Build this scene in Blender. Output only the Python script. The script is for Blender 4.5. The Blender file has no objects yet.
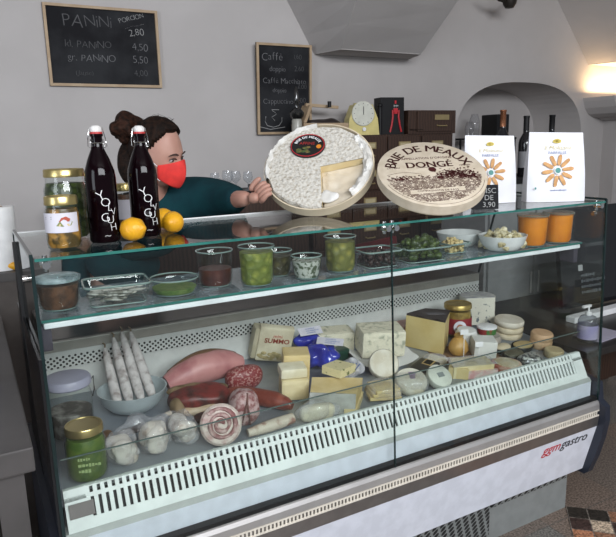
import bpy, bmesh, math, random
from mathutils import Vector, Matrix, Euler, noise
random.seed(7)
PI = math.pi
scene = bpy.context.scene
COL = scene.collection

# ------------------------------------------------------------------ camera, world, light
cam_d = bpy.data.cameras.new('camera'); cam = bpy.data.objects.new('camera', cam_d); COL.objects.link(cam)
cam_d.sensor_width = 36.0; cam_d.lens = 36.0; cam_d.clip_start = 0.02
_f = Vector((0.46978979, 0.86015452, -0.19857429)); _r = Vector((0.87489803, -0.48365272, -0.02516897)); _u = _r.cross(_f)
cam.matrix_world = Matrix(((_r.x, _u.x, -_f.x, -0.10425), (_r.y, _u.y, -_f.y, -1.41351), (_r.z, _u.z, -_f.z, 1.44610), (0, 0, 0, 1)))
scene.camera = cam
scene.view_settings.view_transform = 'Standard'; scene.view_settings.look = 'None'
scene.view_settings.gamma = 1.0; scene.view_settings.use_curve_mapping = False
scene.view_settings.exposure = 0.12
scene.cycles.transparent_max_bounces = 40; scene.cycles.max_bounces = 12
scene.cycles.use_denoising = True
w = bpy.data.worlds.new('daylight'); scene.world = w; w.use_nodes = True
w.node_tree.nodes['Background'].inputs[0].default_value = (0.86, 0.92, 1.0, 1)
w.node_tree.nodes['Background'].inputs[1].default_value = 0.26

def area(name, loc, rot, sx, sy, power, color):
    l = bpy.data.lights.new(name, 'AREA'); l.shape = 'RECTANGLE'; l.size = sx; l.size_y = sy
    l.energy = power; l.color = color
    o = bpy.data.objects.new(name, l); COL.objects.link(o); o.location = loc; o.rotation_euler = rot
    return o
# daylight through the shop windows behind the customer
area('window_daylight', (0.6, -3.6, 2.75), (math.radians(64), 0, math.radians(-4)), 3.4, 0.9, 200, (0.93, 0.96, 1.0))
area('left_daylight', (-3.2, -1.6, 1.8), (math.radians(80), 0, math.radians(-62)), 1.4, 2.0, 60, (0.85, 0.92, 1.0))  # soft daylight from the left, its source unseen
# cove lamp on the plaster capital
area('cove_lamp', (5.15, 2.06, 1.80), (PI, 0, 0), 1.2, 0.06, 13, (1.0, 0.68, 0.36))

# ------------------------------------------------------------------ materials
MATS = {}
def mat(name, color, rough=0.6, metal=0.0, c2=None, scale=20.0, lo=0.4, hi=0.6, bump=0.0, bscale=None, spec=0.5, emit=None, trans=0.0, sss=0.0, kind='noise', coat=0.0, detail=4.0):
    if name in MATS: return MATS[name]
    m = bpy.data.materials.new(name); m.use_nodes = True; nt = m.node_tree; b = nt.nodes['Principled BSDF']
    b.inputs['Base Color'].default_value = (*color, 1); b.inputs['Roughness'].default_value = rough
    b.inputs['Metallic'].default_value = metal; b.inputs['Specular IOR Level'].default_value = spec
    b.inputs['Coat Weight'].default_value = coat
    if trans: b.inputs['Transmission Weight'].default_value = trans
    if sss:
        b.inputs['Subsurface Weight'].default_value = sss; b.inputs['Subsurface Radius'].default_value = (0.02, 0.01, 0.006)
    tc = nt.nodes.new('ShaderNodeTexCoord')
    def tex(s):
        if kind == 'voronoi':
            t = nt.nodes.new('ShaderNodeTexVoronoi'); t.inputs['Scale'].default_value = s; out = t.outputs['Distance']
        elif kind == 'wave':
            t = nt.nodes.new('ShaderNodeTexWave'); t.inputs['Scale'].default_value = s; t.inputs['Distortion'].default_value = 4; out = t.outputs['Fac']
        else:
            t = nt.nodes.new('ShaderNodeTexNoise'); t.inputs['Scale'].default_value = s; t.inputs['Detail'].default_value = detail; out = t.outputs['Fac']
        nt.links.new(tc.outputs['Object'], t.inputs['Vector']); return out
    # every surface gets at least a faint procedural variation
    c2 = c2 or tuple(min(1, x * 0.9) for x in color)
    r = nt.nodes.new('ShaderNodeValToRGB'); r.color_ramp.elements[0].position = lo; r.color_ramp.elements[1].position = hi
    r.color_ramp.elements[0].color = (*color, 1); r.color_ramp.elements[1].color = (*c2, 1)
    nt.links.new(tex(scale), r.inputs['Fac']); nt.links.new(r.outputs['Color'], b.inputs['Base Color'])
    if bump:
        bp = nt.nodes.new('ShaderNodeBump'); bp.inputs['Strength'].default_value = bump; bp.inputs['Distance'].default_value = 0.01
        nt.links.new(tex(bscale or scale), bp.inputs['Height']); nt.links.new(bp.outputs['Normal'], b.inputs['Normal'])
    if emit:
        b.inputs['Emission Color'].default_value = (*emit[0], 1); b.inputs['Emission Strength'].default_value = emit[1]
    MATS[name] = m; return m

def glass(name, tint=(0.93, 0.97, 0.95), ior=1.45, rough=0.0, film=0.0, filmc=(0.9, 0.9, 0.95)):
    """thin clear sheet: what lies behind shows through, the room reflects in it"""
    if name in MATS: return MATS[name]
    m = bpy.data.materials.new(name); m.use_nodes = True; nt = m.node_tree; nt.nodes.clear()
    out = nt.nodes.new('ShaderNodeOutputMaterial'); mx = nt.nodes.new('ShaderNodeMixShader')
    tr = nt.nodes.new('ShaderNodeBsdfTransparent'); gl = nt.nodes.new('ShaderNodeBsdfGlossy'); fr = None
    tr.inputs[0].default_value = (*tint, 1); gl.inputs['Roughness'].default_value = rough
    # Schlick reflectance, alike from both sides of the sheet
    geo = nt.nodes.new('ShaderNodeNewGeometry'); dt = nt.nodes.new('ShaderNodeVectorMath'); dt.operation = 'DOT_PRODUCT'
    nt.links.new(geo.outputs['Incoming'], dt.inputs[0]); nt.links.new(geo.outputs['Normal'], dt.inputs[1])
    prev = dt.outputs['Value']; f0 = ((ior - 1) / (ior + 1)) ** 2
    for op, v in (('ABSOLUTE', None), ('SUBTRACT', 1.0), ('POWER', 5.0), ('MULTIPLY', 1 - f0), ('ADD', f0)):
        n = nt.nodes.new('ShaderNodeMath'); n.operation = op
        if op == 'SUBTRACT': n.inputs[0].default_value = 1.0; nt.links.new(prev, n.inputs[1])
        else:
            nt.links.new(prev, n.inputs[0])
            if v is not None: n.inputs[1].default_value = v
        prev = n.outputs[0]
    nt.links.new(prev, mx.inputs[0]); nt.links.new(tr.outputs[0], mx.inputs[1]); nt.links.new(gl.outputs[0], mx.inputs[2])
    last = mx
    if film:
        df = nt.nodes.new('ShaderNodeBsdfDiffuse'); df.inputs[0].default_value = (*filmc, 1)
        nz = nt.nodes.new('ShaderNodeTexNoise'); nz.inputs['Scale'].default_value = 22; nz.inputs['Detail'].default_value = 5
        tc = nt.nodes.new('ShaderNodeTexCoord'); nt.links.new(tc.outputs['Object'], nz.inputs['Vector'])
        mr = nt.nodes.new('ShaderNodeMapRange'); mr.inputs[1].default_value = 0.4; mr.inputs[2].default_value = 0.7; mr.inputs[3].default_value = film * 0.4; mr.inputs[4].default_value = min(1, film * 1.8)
        nt.links.new(nz.outputs[0], mr.inputs[0])
        m2 = nt.nodes.new('ShaderNodeMixShader'); nt.links.new(mr.outputs[0], m2.inputs[0])
        nt.links.new(mx.outputs[0], m2.inputs[1]); nt.links.new(df.outputs[0], m2.inputs[2]); last = m2
    nt.links.new(last.outputs[0], out.inputs[0]); MATS[name] = m; return m

def dots_mat(name, base, hole, px, pz, r, axis=('X', 'Z'), slant=0.0, ell=1.0, rough=0.4, metal=0.0):
    """sheet with a staggered pattern of punched holes"""
    m = bpy.data.materials.new(name); m.use_nodes = True; nt = m.node_tree; b = nt.nodes['Principled BSDF']
    b.inputs['Roughness'].default_value = rough; b.inputs['Metallic'].default_value = metal
    tc = nt.nodes.new('ShaderNodeTexCoord'); sp = nt.nodes.new('ShaderNodeSeparateXYZ'); nt.links.new(tc.outputs['Object'], sp.inputs[0])
    def M(op, a, b_=None):
        n = nt.nodes.new('ShaderNodeMath'); n.operation = op
        for i, v in enumerate((a, b_)):
            if v is None: continue
            if isinstance(v, (int, float)): n.inputs[i].default_value = v
            else: nt.links.new(v, n.inputs[i])
        return n.outputs[0]
    X = M('ADD', sp.outputs[axis[0]], M('MULTIPLY', sp.outputs[axis[1]], slant)); Z = sp.outputs[axis[1]]
    def grid(ox, oz):
        fx = M('SUBTRACT', M('FRACT', M('ADD', M('DIVIDE', X, px), ox)), 0.5); fz = M('SUBTRACT', M('FRACT', M('ADD', M('DIVIDE', Z, pz), oz)), 0.5)
        dx = M('MULTIPLY', fx, px); dz = M('DIVIDE', M('MULTIPLY', fz, pz), ell)
        return M('SQRT', M('ADD', M('MULTIPLY', dx, dx), M('MULTIPLY', dz, dz)))
    d = M('MINIMUM', grid(50, 50), grid(50.5, 50.5)); hit = M('LESS_THAN', d, r)
    mx = nt.nodes.new('ShaderNodeMix'); mx.data_type = 'RGBA'; nt.links.new(hit, mx.inputs[0])
    mx.inputs[6].default_value = (*base, 1); mx.inputs[7].default_value = (*hole, 1)
    nt.links.new(mx.outputs[2], b.inputs['Base Color']); MATS[name] = m; return m

def tile_mat(name, w_, colors, grout, gw):
    m = bpy.data.materials.new(name); m.use_nodes = True; nt = m.node_tree; b = nt.nodes['Principled BSDF']
    tc = nt.nodes.new('ShaderNodeTexCoord'); br = nt.nodes.new('ShaderNodeTexBrick'); nt.links.new(tc.outputs['Object'], br.inputs[0])
    br.offset = 0; br.inputs['Scale'].default_value = 1; br.inputs['Brick Width'].default_value = w_; br.inputs['Row Height'].default_value = w_
    br.inputs['Mortar Size'].default_value = gw; br.inputs['Color1'].default_value = (0, 0, 0, 1); br.inputs['Color2'].default_value = (1, 1, 1, 1)
    br.inputs['Mortar'].default_value = (0.5, 0.5, 0.5, 1)
    r = nt.nodes.new('ShaderNodeValToRGB'); r.color_ramp.interpolation = 'CONSTANT'
    el = r.color_ramp.elements; el[0].color = (*colors[0], 1); el[1].position = 1 / len(colors); el[1].color = (*colors[1], 1)
    for i in range(2, len(colors)): e = el.new(i / len(colors)); e.color = (*colors[i], 1)
    nt.links.new(br.outputs['Color'], r.inputs[0])
    mx = nt.nodes.new('ShaderNodeMix'); mx.data_type = 'RGBA'; nt.links.new(br.outputs['Fac'], mx.inputs[0]); nt.links.new(r.outputs[0], mx.inputs[6])
    mx.inputs[7].default_value = (*grout, 1)
    nz = nt.nodes.new('ShaderNodeTexNoise'); nz.inputs['Scale'].default_value = 130; nz.inputs['Detail'].default_value = 6; nt.links.new(tc.outputs['Object'], nz.inputs[0])
    rr = nt.nodes.new('ShaderNodeMapRange'); rr.inputs[1].default_value = .38; rr.inputs[2].default_value = .62; rr.inputs[3].default_value = .45; rr.inputs[4].default_value = 1.5; nt.links.new(nz.outputs[0], rr.inputs[0])
    vm = nt.nodes.new('ShaderNodeVectorMath'); vm.operation = 'SCALE'; nt.links.new(mx.outputs[2], vm.inputs[0]); nt.links.new(rr.outputs[0], vm.inputs[3])
    nt.links.new(vm.outputs[0], b.inputs['Base Color']); b.inputs['Roughness'].default_value = 0.45
    MATS[name] = m; return m

plaster = mat('plaster', (0.475, 0.45, 0.44), 0.95, spec=0.1, c2=(0.45, 0.425, 0.415), scale=3, bump=0.05, bscale=25)
steel = mat('steel', (0.55, 0.53, 0.52), 0.36, 0.7, c2=(0.48, 0.46, 0.45), scale=6)
steel_dark = mat('steel_dark', (0.16, 0.14, 0.13), 0.35, 0.8)
steel_table = mat('steel_table', (0.10, 0.092, 0.09), 0.5, 0.45, c2=(0.075, 0.07, 0.068), scale=5)
chrome = mat('chrome', (0.75, 0.75, 0.75), 0.15, 1.0)
white_paint = mat('white_paint', (0.62, 0.67, 0.74), 0.35, spec=0.4)
white_panel = mat('white_panel', (0.66, 0.68, 0.75), 0.4)
vent_white = mat('vent_white', (0.62, 0.68, 0.655), 0.45)
navy = mat('navy_plastic', (0.018, 0.022, 0.035), 0.35)
black = mat('black', (0.008, 0.008, 0.009), 0.5, spec=0.25)
black_gloss = mat('black_gloss', (0.01, 0.01, 0.012), 0.12)
grey_paint = mat('grey_paint', (0.23, 0.235, 0.24), 0.6)
grey_base = mat('grey_base', (0.20, 0.21, 0.205), 0.55)
wood_dark = mat('wood_dark', (0.035, 0.018, 0.012), 0.45, c2=(0.055, 0.028, 0.018), scale=14, kind='wave')
wood_light = mat('wood_light', (0.42, 0.31, 0.20), 0.6, c2=(0.37, 0.26, 0.16), scale=14)
wood_mid = mat('wood_mid', (0.22, 0.13, 0.075), 0.6, c2=(0.17, 0.10, 0.055), scale=14, kind='wave')
chalkboard = mat('chalkboard', (0.010, 0.010, 0.012), 0.7, spec=0.12, c2=(0.026, 0.027, 0.03), scale=4)
chalk = mat('chalk', (0.36, 0.36, 0.36), 0.9)
chalk_faint = mat('chalk_faint', (0.10, 0.10, 0.105), 0.9)
white = mat('white_plastic', (0.75, 0.75, 0.76), 0.4)
paper = mat('paper', (0.78, 0.78, 0.77), 0.8)
brass = mat('brass', (0.55, 0.42, 0.16), 0.35, 0.8)
gold = mat('gold_lid', (0.50, 0.40, 0.17), 0.3, 0.85)
glass_flat = glass('glass_flat', (0.965, 0.98, 0.97))
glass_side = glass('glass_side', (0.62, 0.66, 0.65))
glass_edge = mat('glass_edge', (0.03, 0.16, 0.135), 0.15, c2=(0.02, 0.12, 0.10), coat=0.5)
glass_edge_dark = mat('glass_edge_dark', (0.01, 0.022, 0.022), 0.15)
glass_rim = mat('glass_rim', (0.22, 0.30, 0.28), 0.1, coat=0.6)
glass_jar = glass('glass_jar', (0.93, 0.96, 0.95), 1.5)
wrap = glass('clear_wrap', (0.97, 0.97, 0.97), 1.5, 0.12, film=0.16)
wrap_milky = glass('milky_wrap', (0.95, 0.95, 0.97), 1.5, 0.15, film=0.45)

# ------------------------------------------------------------------ mesh building
class MB:
    def __init__(s): s.bm = bmesh.new()
    def add(s, verts, faces, smooth=False):
        vs = [s.bm.verts.new(v) for v in verts]
        for f in faces:
            try: fc = s.bm.faces.new([vs[i] for i in f]); fc.smooth = smooth
            except ValueError: pass
        return s
    def box(s, c, d, rot=None, bev=0.0):
        t = bmesh.new(); bmesh.ops.create_cube(t, size=1)
        for v in t.verts: v.co = Vector((v.co.x * d[0], v.co.y * d[1], v.co.z * d[2]))
        if bev: bmesh.ops.bevel(t, geom=t.edges[:], offset=bev, segments=2, affect='EDGES', profile=0.7)
        M = Matrix.Translation(c) @ (Euler(rot).to_matrix().to_4x4() if rot else Matrix())
        return s.merge(t, M, smooth=False)
    def merge(s, t, M=Matrix(), smooth=None):
        base = {}
        for v in t.verts: base[v.index if v.index >= 0 else id(v)] = None
        t.verts.index_update(); vs = [s.bm.verts.new(M @ v.co) for v in t.verts]
        for f in t.faces:
            try: fc = s.bm.faces.new([vs[v.index] for v in f.verts]); fc.smooth = f.smooth if smooth is None else smooth
            except ValueError: pass
        t.free(); return s
    def lathe(s, prof, c=(0, 0, 0), seg=32, smooth=True, M=None, cap=True, sx=1, sy=1):
        M = M or Matrix.Translation(c); vs = []
        for (r, z) in prof:
            vs.append([s.bm.verts.new(M @ Vector((r * sx * math.cos(2 * PI * i / seg), r * sy * math.sin(2 * PI * i / seg), z))) for i in range(seg)])
        for a, b in zip(vs, vs[1:]):
            for i in range(seg):
                f = s.bm.faces.new((a[i], a[(i + 1) % seg], b[(i + 1) % seg], b[i])); f.smooth = smooth
        if cap:
            if prof[0][0] > 1e-5: s.bm.faces.new(list(reversed(vs[0])))
            if prof[-1][0] > 1e-5: s.bm.faces.new(vs[-1])
        return s
    def cyl(s, p0, p1, r0, r1=None, seg=16, smooth=True):
        p0 = Vector(p0); p1 = Vector(p1); d = p1 - p0; r1 = r0 if r1 is None else r1
        M = Matrix.Translation(p0) @ d.to_track_quat('Z', 'Y').to_matrix().to_4x4()
        return s.lathe([(r0, 0), (r1, d.length)], seg=seg, smooth=smooth, M=M)
    def tube(s, pts, r, seg=8):
        pts = [Vector(p) for p in pts]; rings = []
        rr = r if isinstance(r, (list, tuple)) else [r] * len(pts)
        for i, p in enumerate(pts):
            d = (pts[min(i + 1, len(pts) - 1)] - pts[max(i - 1, 0)]).normalized(); q = d.to_track_quat('Z', 'Y')
            rings.append([s.bm.verts.new(p + q @ Vector((rr[i] * math.cos(2 * PI * k / seg), rr[i] * math.sin(2 * PI * k / seg), 0))) for k in range(seg)])
        for a, b in zip(rings, rings[1:]):
            for k in range(seg):
                f = s.bm.faces.new((a[k], a[(k + 1) % seg], b[(k + 1) % seg], b[k])); f.smooth = True
        s.bm.faces.new(list(reversed(rings[0]))); s.bm.faces.new(rings[-1]); return s
    def prism(s, poly, ext, smooth=False):
        """poly: 3-D points, ext: extrusion vector"""
        a = [s.bm.verts.new(p) for p in poly]; b = [s.bm.verts.new(Vector(p) + Vector(ext)) for p in poly]; n = len(poly)
        s.bm.faces.new(a); s.bm.faces.new(list(reversed(b)))
        for i in range(n): f = s.bm.faces.new((a[i], b[i], b[(i + 1) % n], a[(i + 1) % n])); f.smooth = smooth
        return s
    def blob(s, c, d, amp=0.0, fr=8.0, rot=None, seed=0, sub=4, power=2.0):
        t = bmesh.new(); bmesh.ops.create_icosphere(t, subdivisions=sub, radius=1)
        for v in t.verts:
            n = v.co.copy()
            if power != 2.0:
                k = (abs(n.x) ** power + abs(n.y) ** power + abs(n.z) ** power) ** (-1 / power); n = n * k
            q = Vector((n.x * d[0] / 2, n.y * d[1] / 2, n.z * d[2] / 2))
            if amp: q += v.co * amp * noise.noise(q * fr + Vector((seed * 7.3, seed * 3.1, seed)))
            v.co = q
        for f in t.faces: f.smooth = True
        M = Matrix.Translation(c) @ (Euler(rot).to_matrix().to_4x4() if rot else Matrix())
        return s.merge(t, M)
    def build(s, name, m, parent=None, loc=None, rot=None, shade=None, **tags):
        bmesh.ops.recalc_face_normals(s.bm, faces=s.bm.faces[:])
        me = bpy.data.meshes.new(name); s.bm.to_mesh(me); s.bm.free(); me.materials.append(m)
        if len(me.polygons) < 30000 and any(p.use_smooth for p in me.polygons): me.set_sharp_from_angle(angle=math.radians(42))
        o = bpy.data.objects.new(name, me); COL.objects.link(o)
        if parent: o.parent = parent
        if loc: o.location = loc
        if rot: o.rotation_euler = rot
        for k, v in tags.items(): o[k] = v
        return o

def thing(name, label, cat, loc=(0, 0, 0), rz=0.0, group=None, rot=None):
    o = bpy.data.objects.new(name, None); o.rotation_mode = 'ZYX' if rot else 'XYZ'; COL.objects.link(o); o.empty_display_size = 0.05
    o.location = loc; o.rotation_euler = rot or (0, 0, rz); o['label'] = label; o['category'] = cat
    if group: o['group'] = group
    return o
def tag(o, label, cat, group=None):
    o['label'] = label; o['category'] = cat
    if group: o['group'] = group
    return o
def struct(o): o['kind'] = 'structure'; return o
def copy_tree(o, parent=None):
    c = o.copy(); COL.objects.link(c); c.parent = parent
    for ch in list(o.children): copy_tree(ch, c)
    return c

def glyphs(body, size, ext=0.0004, align='CENTER', shear=0.0, offset=0.0):
    cu = bpy.data.curves.new('t', 'FONT'); cu.body = body; cu.size = size; cu.extrude = ext; cu.align_x = align; cu.align_y = 'CENTER'
    cu.shear = shear; cu.offset = offset; cu.resolution_u = 3
    o = bpy.data.objects.new('t', cu); COL.objects.link(o); bpy.context.view_layer.update()
    me = bpy.data.meshes.new_from_object(o); bpy.data.objects.remove(o); t = bmesh.new(); t.from_mesh(me)
    bpy.data.meshes.remove(me); return t
def text(body, size, m, parent, M, name='lettering', bold=0.0, **kw):
    mb = MB()
    for b in ((-bold, 0, bold) if bold else (0,)): mb.merge(glyphs(body, size, **kw), M @ Matrix.Translation((b, 0, 0)))
    return mb.build(name, m, parent)
def hand_text(body, size, m, parent, M, name, seed=0):
    rnd = random.Random(seed + len(body)); mb = MB(); x = 0
    for ch in body:
        if ch == ' ': x += size * .35; continue
        t = glyphs(ch, size * rnd.uniform(.92, 1.1), .0003, align='LEFT', offset=-size * .022)
        if not t.verts: continue
        x0_ = min(v.co.x for v in t.verts); x1_ = max(v.co.x for v in t.verts)
        mb.merge(t, M @ Matrix.Translation((x - x0_, rnd.uniform(-.04, .04) * size, 0)) @ Matrix.Rotation(rnd.uniform(-.12, .12), 4, 'Z')); x += x1_ - x0_ + size * .10
    return mb.build(name, m, parent)
def arc_text(mb, body, size, R_, a0, a1, M, ext=0.0004, bold=0.0, offset=0.0):
    items = []; x = 0.0
    for ch in body:
        if ch == ' ': x += size * .38; continue
        t = glyphs(ch, size, ext, offset=offset); xs = [v.co.x for v in t.verts]; w_ = max(xs) - min(xs)
        items.append((x + w_ / 2, t)); x += w_ + size * .12
    for xc, t in items:
        a = a0 + (a1 - a0) * xc / (x - size * .12)
        T = Matrix.Translation((R_ * math.cos(a), R_ * math.sin(a), 0)) @ Matrix.Rotation(a - PI / 2, 4, 'Z')
        for b in ((-bold, 0, bold) if bold else (0,)): mb.merge(t.copy(), M @ T @ Matrix.Translation((b, 0, 0)))
        t.free()
def marks(rows, size, m, parent, M, name='printed_lines'):
    """rows of short strokes: print too small to read"""
    mb = MB(); rnd = random.Random(len(rows))
    for k, n in enumerate(rows):
        x = -sum(rows) / len(rows) * size * .25
        for i in range(n):
            w_ = size * rnd.uniform(.25, .6); t = MB().box((x + w_ / 2, -k * size * 1.3, 0), (w_, size * rnd.uniform(.4, .8), .0004)); mb.merge(t.bm, M); x += w_ + size * .15
    return mb.build(name, m, parent)


# ================================================================== SETTING
L = 1.8835; H = 1.22
# back wall with arched niche
YW = 2.15; nc, na, nz0, nb, nbot = 3.815, 0.70, 1.42, 0.454, 1.0
arc = []
for i in range(33):
    t = PI - PI * i / 32; c, s_ = math.cos(t), math.sin(t)
    k = (abs(c) ** 2.6 + abs(s_) ** 2.6) ** (-1 / 2.6); arc.append((nc + na * c * k, nz0 + nb * s_ * k))
mb = MB(); x0, x1, zt = -4.5, 7.0, 3.3
def q4(mb, a, b, c, d): mb.add([a, b, c, d], [(0, 1, 2, 3)])
q4(mb, (x0, YW, 0), (nc - na, YW, 0), (nc - na, YW, zt), (x0, YW, zt)); q4(mb, (nc + na, YW, 0), (x1, YW, 0), (x1, YW, zt), (nc + na, YW, zt))
q4(mb, (nc - na, YW, 0), (nc + na, YW, 0), (nc + na, YW, nbot), (nc - na, YW, nbot))
for (xa, za), (xb, zb) in zip(arc, arc[1:]):
    q4(mb, (xa, YW, za), (xb, YW, zb), (xb, YW, zt), (xa, YW, zt)); q4(mb, (xa, YW, za), (xb, YW, zb), (xb, YW + .5, zb), (xa, YW + .5, za))
q4(mb, (nc - na, YW, nbot), (nc - na, YW, nz0), (nc - na, YW + .5, nz0), (nc - na, YW + .5, nbot)); q4(mb, (nc + na, YW, nbot), (nc + na, YW, nz0), (nc + na, YW + .5, nz0), (nc + na, YW + .5, nbot))
q4(mb, (nc - na, YW, nbot), (nc + na, YW, nbot), (nc + na, YW + .5, nbot), (nc - na, YW + .5, nbot)); q4(mb, (nc - na - .1, YW + .5, nbot - .1), (nc + na + .1, YW + .5, nbot - .1), (nc + na + .1, YW + .5, 2.1), (nc - na - .1, YW + .5, 2.1))
bmesh.ops.remove_doubles(mb.bm, verts=mb.bm.verts[:], dist=1e-5)
struct(mb.build('wall_back', plaster))
floor_m = tile_mat('floor_granite', 0.42, [(0.15, 0.120, 0.10), (0.145, 0.135, 0.12), (0.165, 0.125, 0.10), (0.13, 0.115, 0.10)], (0.10, 0.09, 0.08), 0.002)
struct(MB().box((1.2, 0, -0.05), (12, 9, 0.1)).build('floor', floor_m))
mosaic = tile_mat('mosaic', 0.075, [(0.03, 0.025, 0.02), (0.34, 0.24, 0.16), (0.34, 0.15, 0.08), (0.46, 0.36, 0.26), (0.24, 0.12, 0.07), (0.05, 0.03, 0.025)], (0.16, 0.14, 0.12), 0.002)
mo = MB().box((0.375, -0.375, 0.002), (0.75, 0.75, 0.004)).build('mosaic_inlay', mosaic, loc=(1.839, 0.049, 0.0), rot=(0, 0, math.radians(-44))); struct(mo)
struct(MB().box((1.2, 0, 3.35), (12, 9, 0.1)).build('ceiling', plaster))
# vault springer between the boards
def springer(name, pts0, pts1, z0, z1, n=12, lip=0.003, pw=2.0):
    mb = MB(); rings = []
    def ring(f, z): return [mb.bm.verts.new((a[0] + (b[0] - a[0]) * f, a[1] + (b[1] - a[1]) * f, z)) for a, b in zip(pts0, pts1)]
    rings.append(ring(0, z0)); 
    for i in range(n + 1):
        t = i / n; rings.append(ring(t ** pw, z0 + lip + (z1 - z0 - lip) * t))
    for a, b in zip(rings, rings[1:]):
        for i in range(len(a) - 1): mb.bm.faces.new((a[i], a[i + 1], b[i + 1], b[i]))
    mb.bm.faces.new(rings[0]); o = mb.build(name, plaster); return struct(o)
springer('trim_1', [(1.925, YW), (1.978, 1.911), (2.605, 1.927), (2.68, YW)], [(1.15, YW), (1.30, -.2), (2.45, 0.0), (3.9, YW)], 2.0, 3.3, pw=1.0)
springer('trim_2', [(4.551, YW), (4.62, 1.86), (5.6, 1.86), (5.7, YW)], [(3.45, YW), (3.9, 0.0), (6.0, 0.0), (6.9, YW)], 2.03, 3.3, pw=1.0)
springer('trim_5', [(-1.3, YW), (-1.25, 1.9), (-.75, 1.9), (-.7, YW)], [(-2.9, YW), (-2.2, 0.3), (.4, 0.3), (1.1, YW)], 1.95, 3.3)
# plaster capital under the cove lamp and its pilaster
prof = [(4.513, 1.763), (4.52, 1.735), (4.545, 1.68), (4.59, 1.63), (4.65, 1.605), (4.74, 1.598), (4.76, 1.58), (5.7, 1.58), (5.7, 1.763)]
struct(MB().prism([(x, YW + .01, z) for x, z in prof], (0, -0.30, 0)).build('trim_3', plaster))
struct(MB().box((5.25, YW - .06, 0.79), (0.9, 0.14, 1.58)).build('trim_4', plaster))

# ================================================================== THE REFRIGERATED COUNTER
ctr = thing('refrigerated_display_counter', 'long glass-fronted refrigerated deli counter with steel bumper and white lower panel', 'display counter')
YT, ZG = 0.494, 0.47         # top glass depth, foot of the front glass
def P(name, mb, m, parent=ctr, **k): return mb.build(name, m, parent, **k)
# body
base = P('base', MB().box((0.94, 0.34, 0.085), (1.79, 0.58, 0.17)), grey_base)
louv = dots_mat('louvre', (0.17, 0.18, 0.175), (0.004, 0.004, 0.004), 0.034, 0.030, 0.0088, slant=-0.9, ell=1.0)
for v in louv.node_tree.nodes:
    pass
P('grille', MB().box((0.79, 0.045, 0.09), (1.24, 0.012, 0.16)), louv)
P('grille', MB().box((1.62, 0.045, 0.155), (0.40, 0.012, 0.03)), louv)
lp = P('lower_panel', MB().prism([(0, -0.03, .372), (0, 0.02, .170), (0, 0.05, .170), (0, 0.05, .372)], (L, 0, 0)), white_panel)
# brand lettering, same slope as the panel
tilt = math.atan2(0.05, 0.202)
def panel_M(x, z): 
    y = -0.0315 + (0.372 - z) * 0.05 / 0.202
    return Matrix.Translation((x, y, z)) @ Matrix.Rotation(PI / 2 + tilt, 4, 'X')
red_ink = mat('red_ink', (0.50, 0.02, 0.03), 0.5); ink = mat('ink', (0.03, 0.03, 0.035), 0.5)
text('ggm', 0.057, red_ink, lp, panel_M(1.692, 0.338), name='logo_lettering', align='RIGHT', shear=0.2)
text('gastro', 0.057, ink, lp, panel_M(1.696, 0.338), name='logo_lettering', align='LEFT', shear=0.2)
# bumper: round steel rail, perforated strip, dark steel channel
bprof = [(0.0, 0.476), (-0.018, 0.475), (-0.028, 0.469), (-0.033, 0.458), (-0.035, 0.439), (-0.0, 0.437)]
P('bumper_rail', MB().prism([(0.0, y, z) for y, z in bprof], (L, 0, 0), smooth=False), steel)
strip = MB(); strip.box((L / 2, -0.033, 0.4345), (L, 0.004, 0.005)); strip.box((L / 2, -0.033, 0.4145), (L, 0.004, 0.005))
n = int(L / 0.0118)
for i in range(n): strip.box((0.006 + i * 0.0118, -0.032, 0.4245), (0.0055, 0.004, 0.016))
P('perforated_strip', strip, mat('strip_steel', (.80, .74, .64), .45, .25))
P('steel_channel', MB().prism([(0, -0.028, 0.434), (0, -0.028, 0.413), (0, -0.035, 0.411), (0, -0.031, 0.370), (0, 0.03, 0.370), (0, 0.03, .434)], (L, 0, 0)), mat('channel_steel', (.34, .32, .31), .3, .85))
P('glass_seal', MB().box((L / 2, -0.012, 0.478), (L, 0.024, 0.012)), black)
P('fascia', MB().box((L / 2, 0.012, 0.505), (L - .01, 0.014, 0.068)), white_paint)
P('ledge', MB().prism([(0.005, 0.003, .539), (0.005, 0.014, .552), (0.005, 0.05, .552), (0.005, 0.03, .52)], (L - .01, 0, 0)), mat('ledge_grey', (0.34, 0.37, 0.35), 0.5))
# air vent: slotted slope, each slot open
def vent_pt(t): return (0.012 + 0.044 * t, 0.553 + 0.089 * t)   # (y, z)
def vent_bar(mb, xa, xb, t0, t1):
    (ya, za), (yb, zb) = vent_pt(t0), vent_pt(t1)
    mb.prism([(xa, ya, za), (xa, yb, zb), (xa, yb + .006, zb - .003), (xa, ya + .006, za - .003)], (xb - xa, 0, 0))
mb = MB(); vx0, vx1 = 0.012, 1.868
vent_bar(mb, vx0, vx1, 0, 0.26); vent_bar(mb, vx0, vx1, 0.72, 0.82)
vent_bar(mb, vx0, vx0 + .05, .26, 1.0); vent_bar(mb, vx1 - .05, vx1, .26, 1.0)
pitch = 0.0178; x = vx0 + .05
while x < vx1 - .05:
    vent_bar(mb, x, x + 0.0098, .26, .72); vent_bar(mb, x, x + .0098, .82, 1.0); x += pitch
mb.box(((vx0 + vx1) / 2, 0.0625, 0.6395), (vx1 - vx0, 0.012, 0.004))
P('air_vent', mb, vent_white)
P('vent_duct', MB().prism([(.02, .028, .553), (.02, .060, .622), (.02, .068, .622), (.02, .068, .553)], (1.84, 0, 0)), black)
P('handle_recess', MB().box((0.048, 0.0295, 0.5975), (0.058, 0.034, 0.004), rot=(math.atan2(.089, .044), 0, 0), bev=0.001), mat('recess', (0.10, 0.085, 0.08), 0.5))
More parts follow.
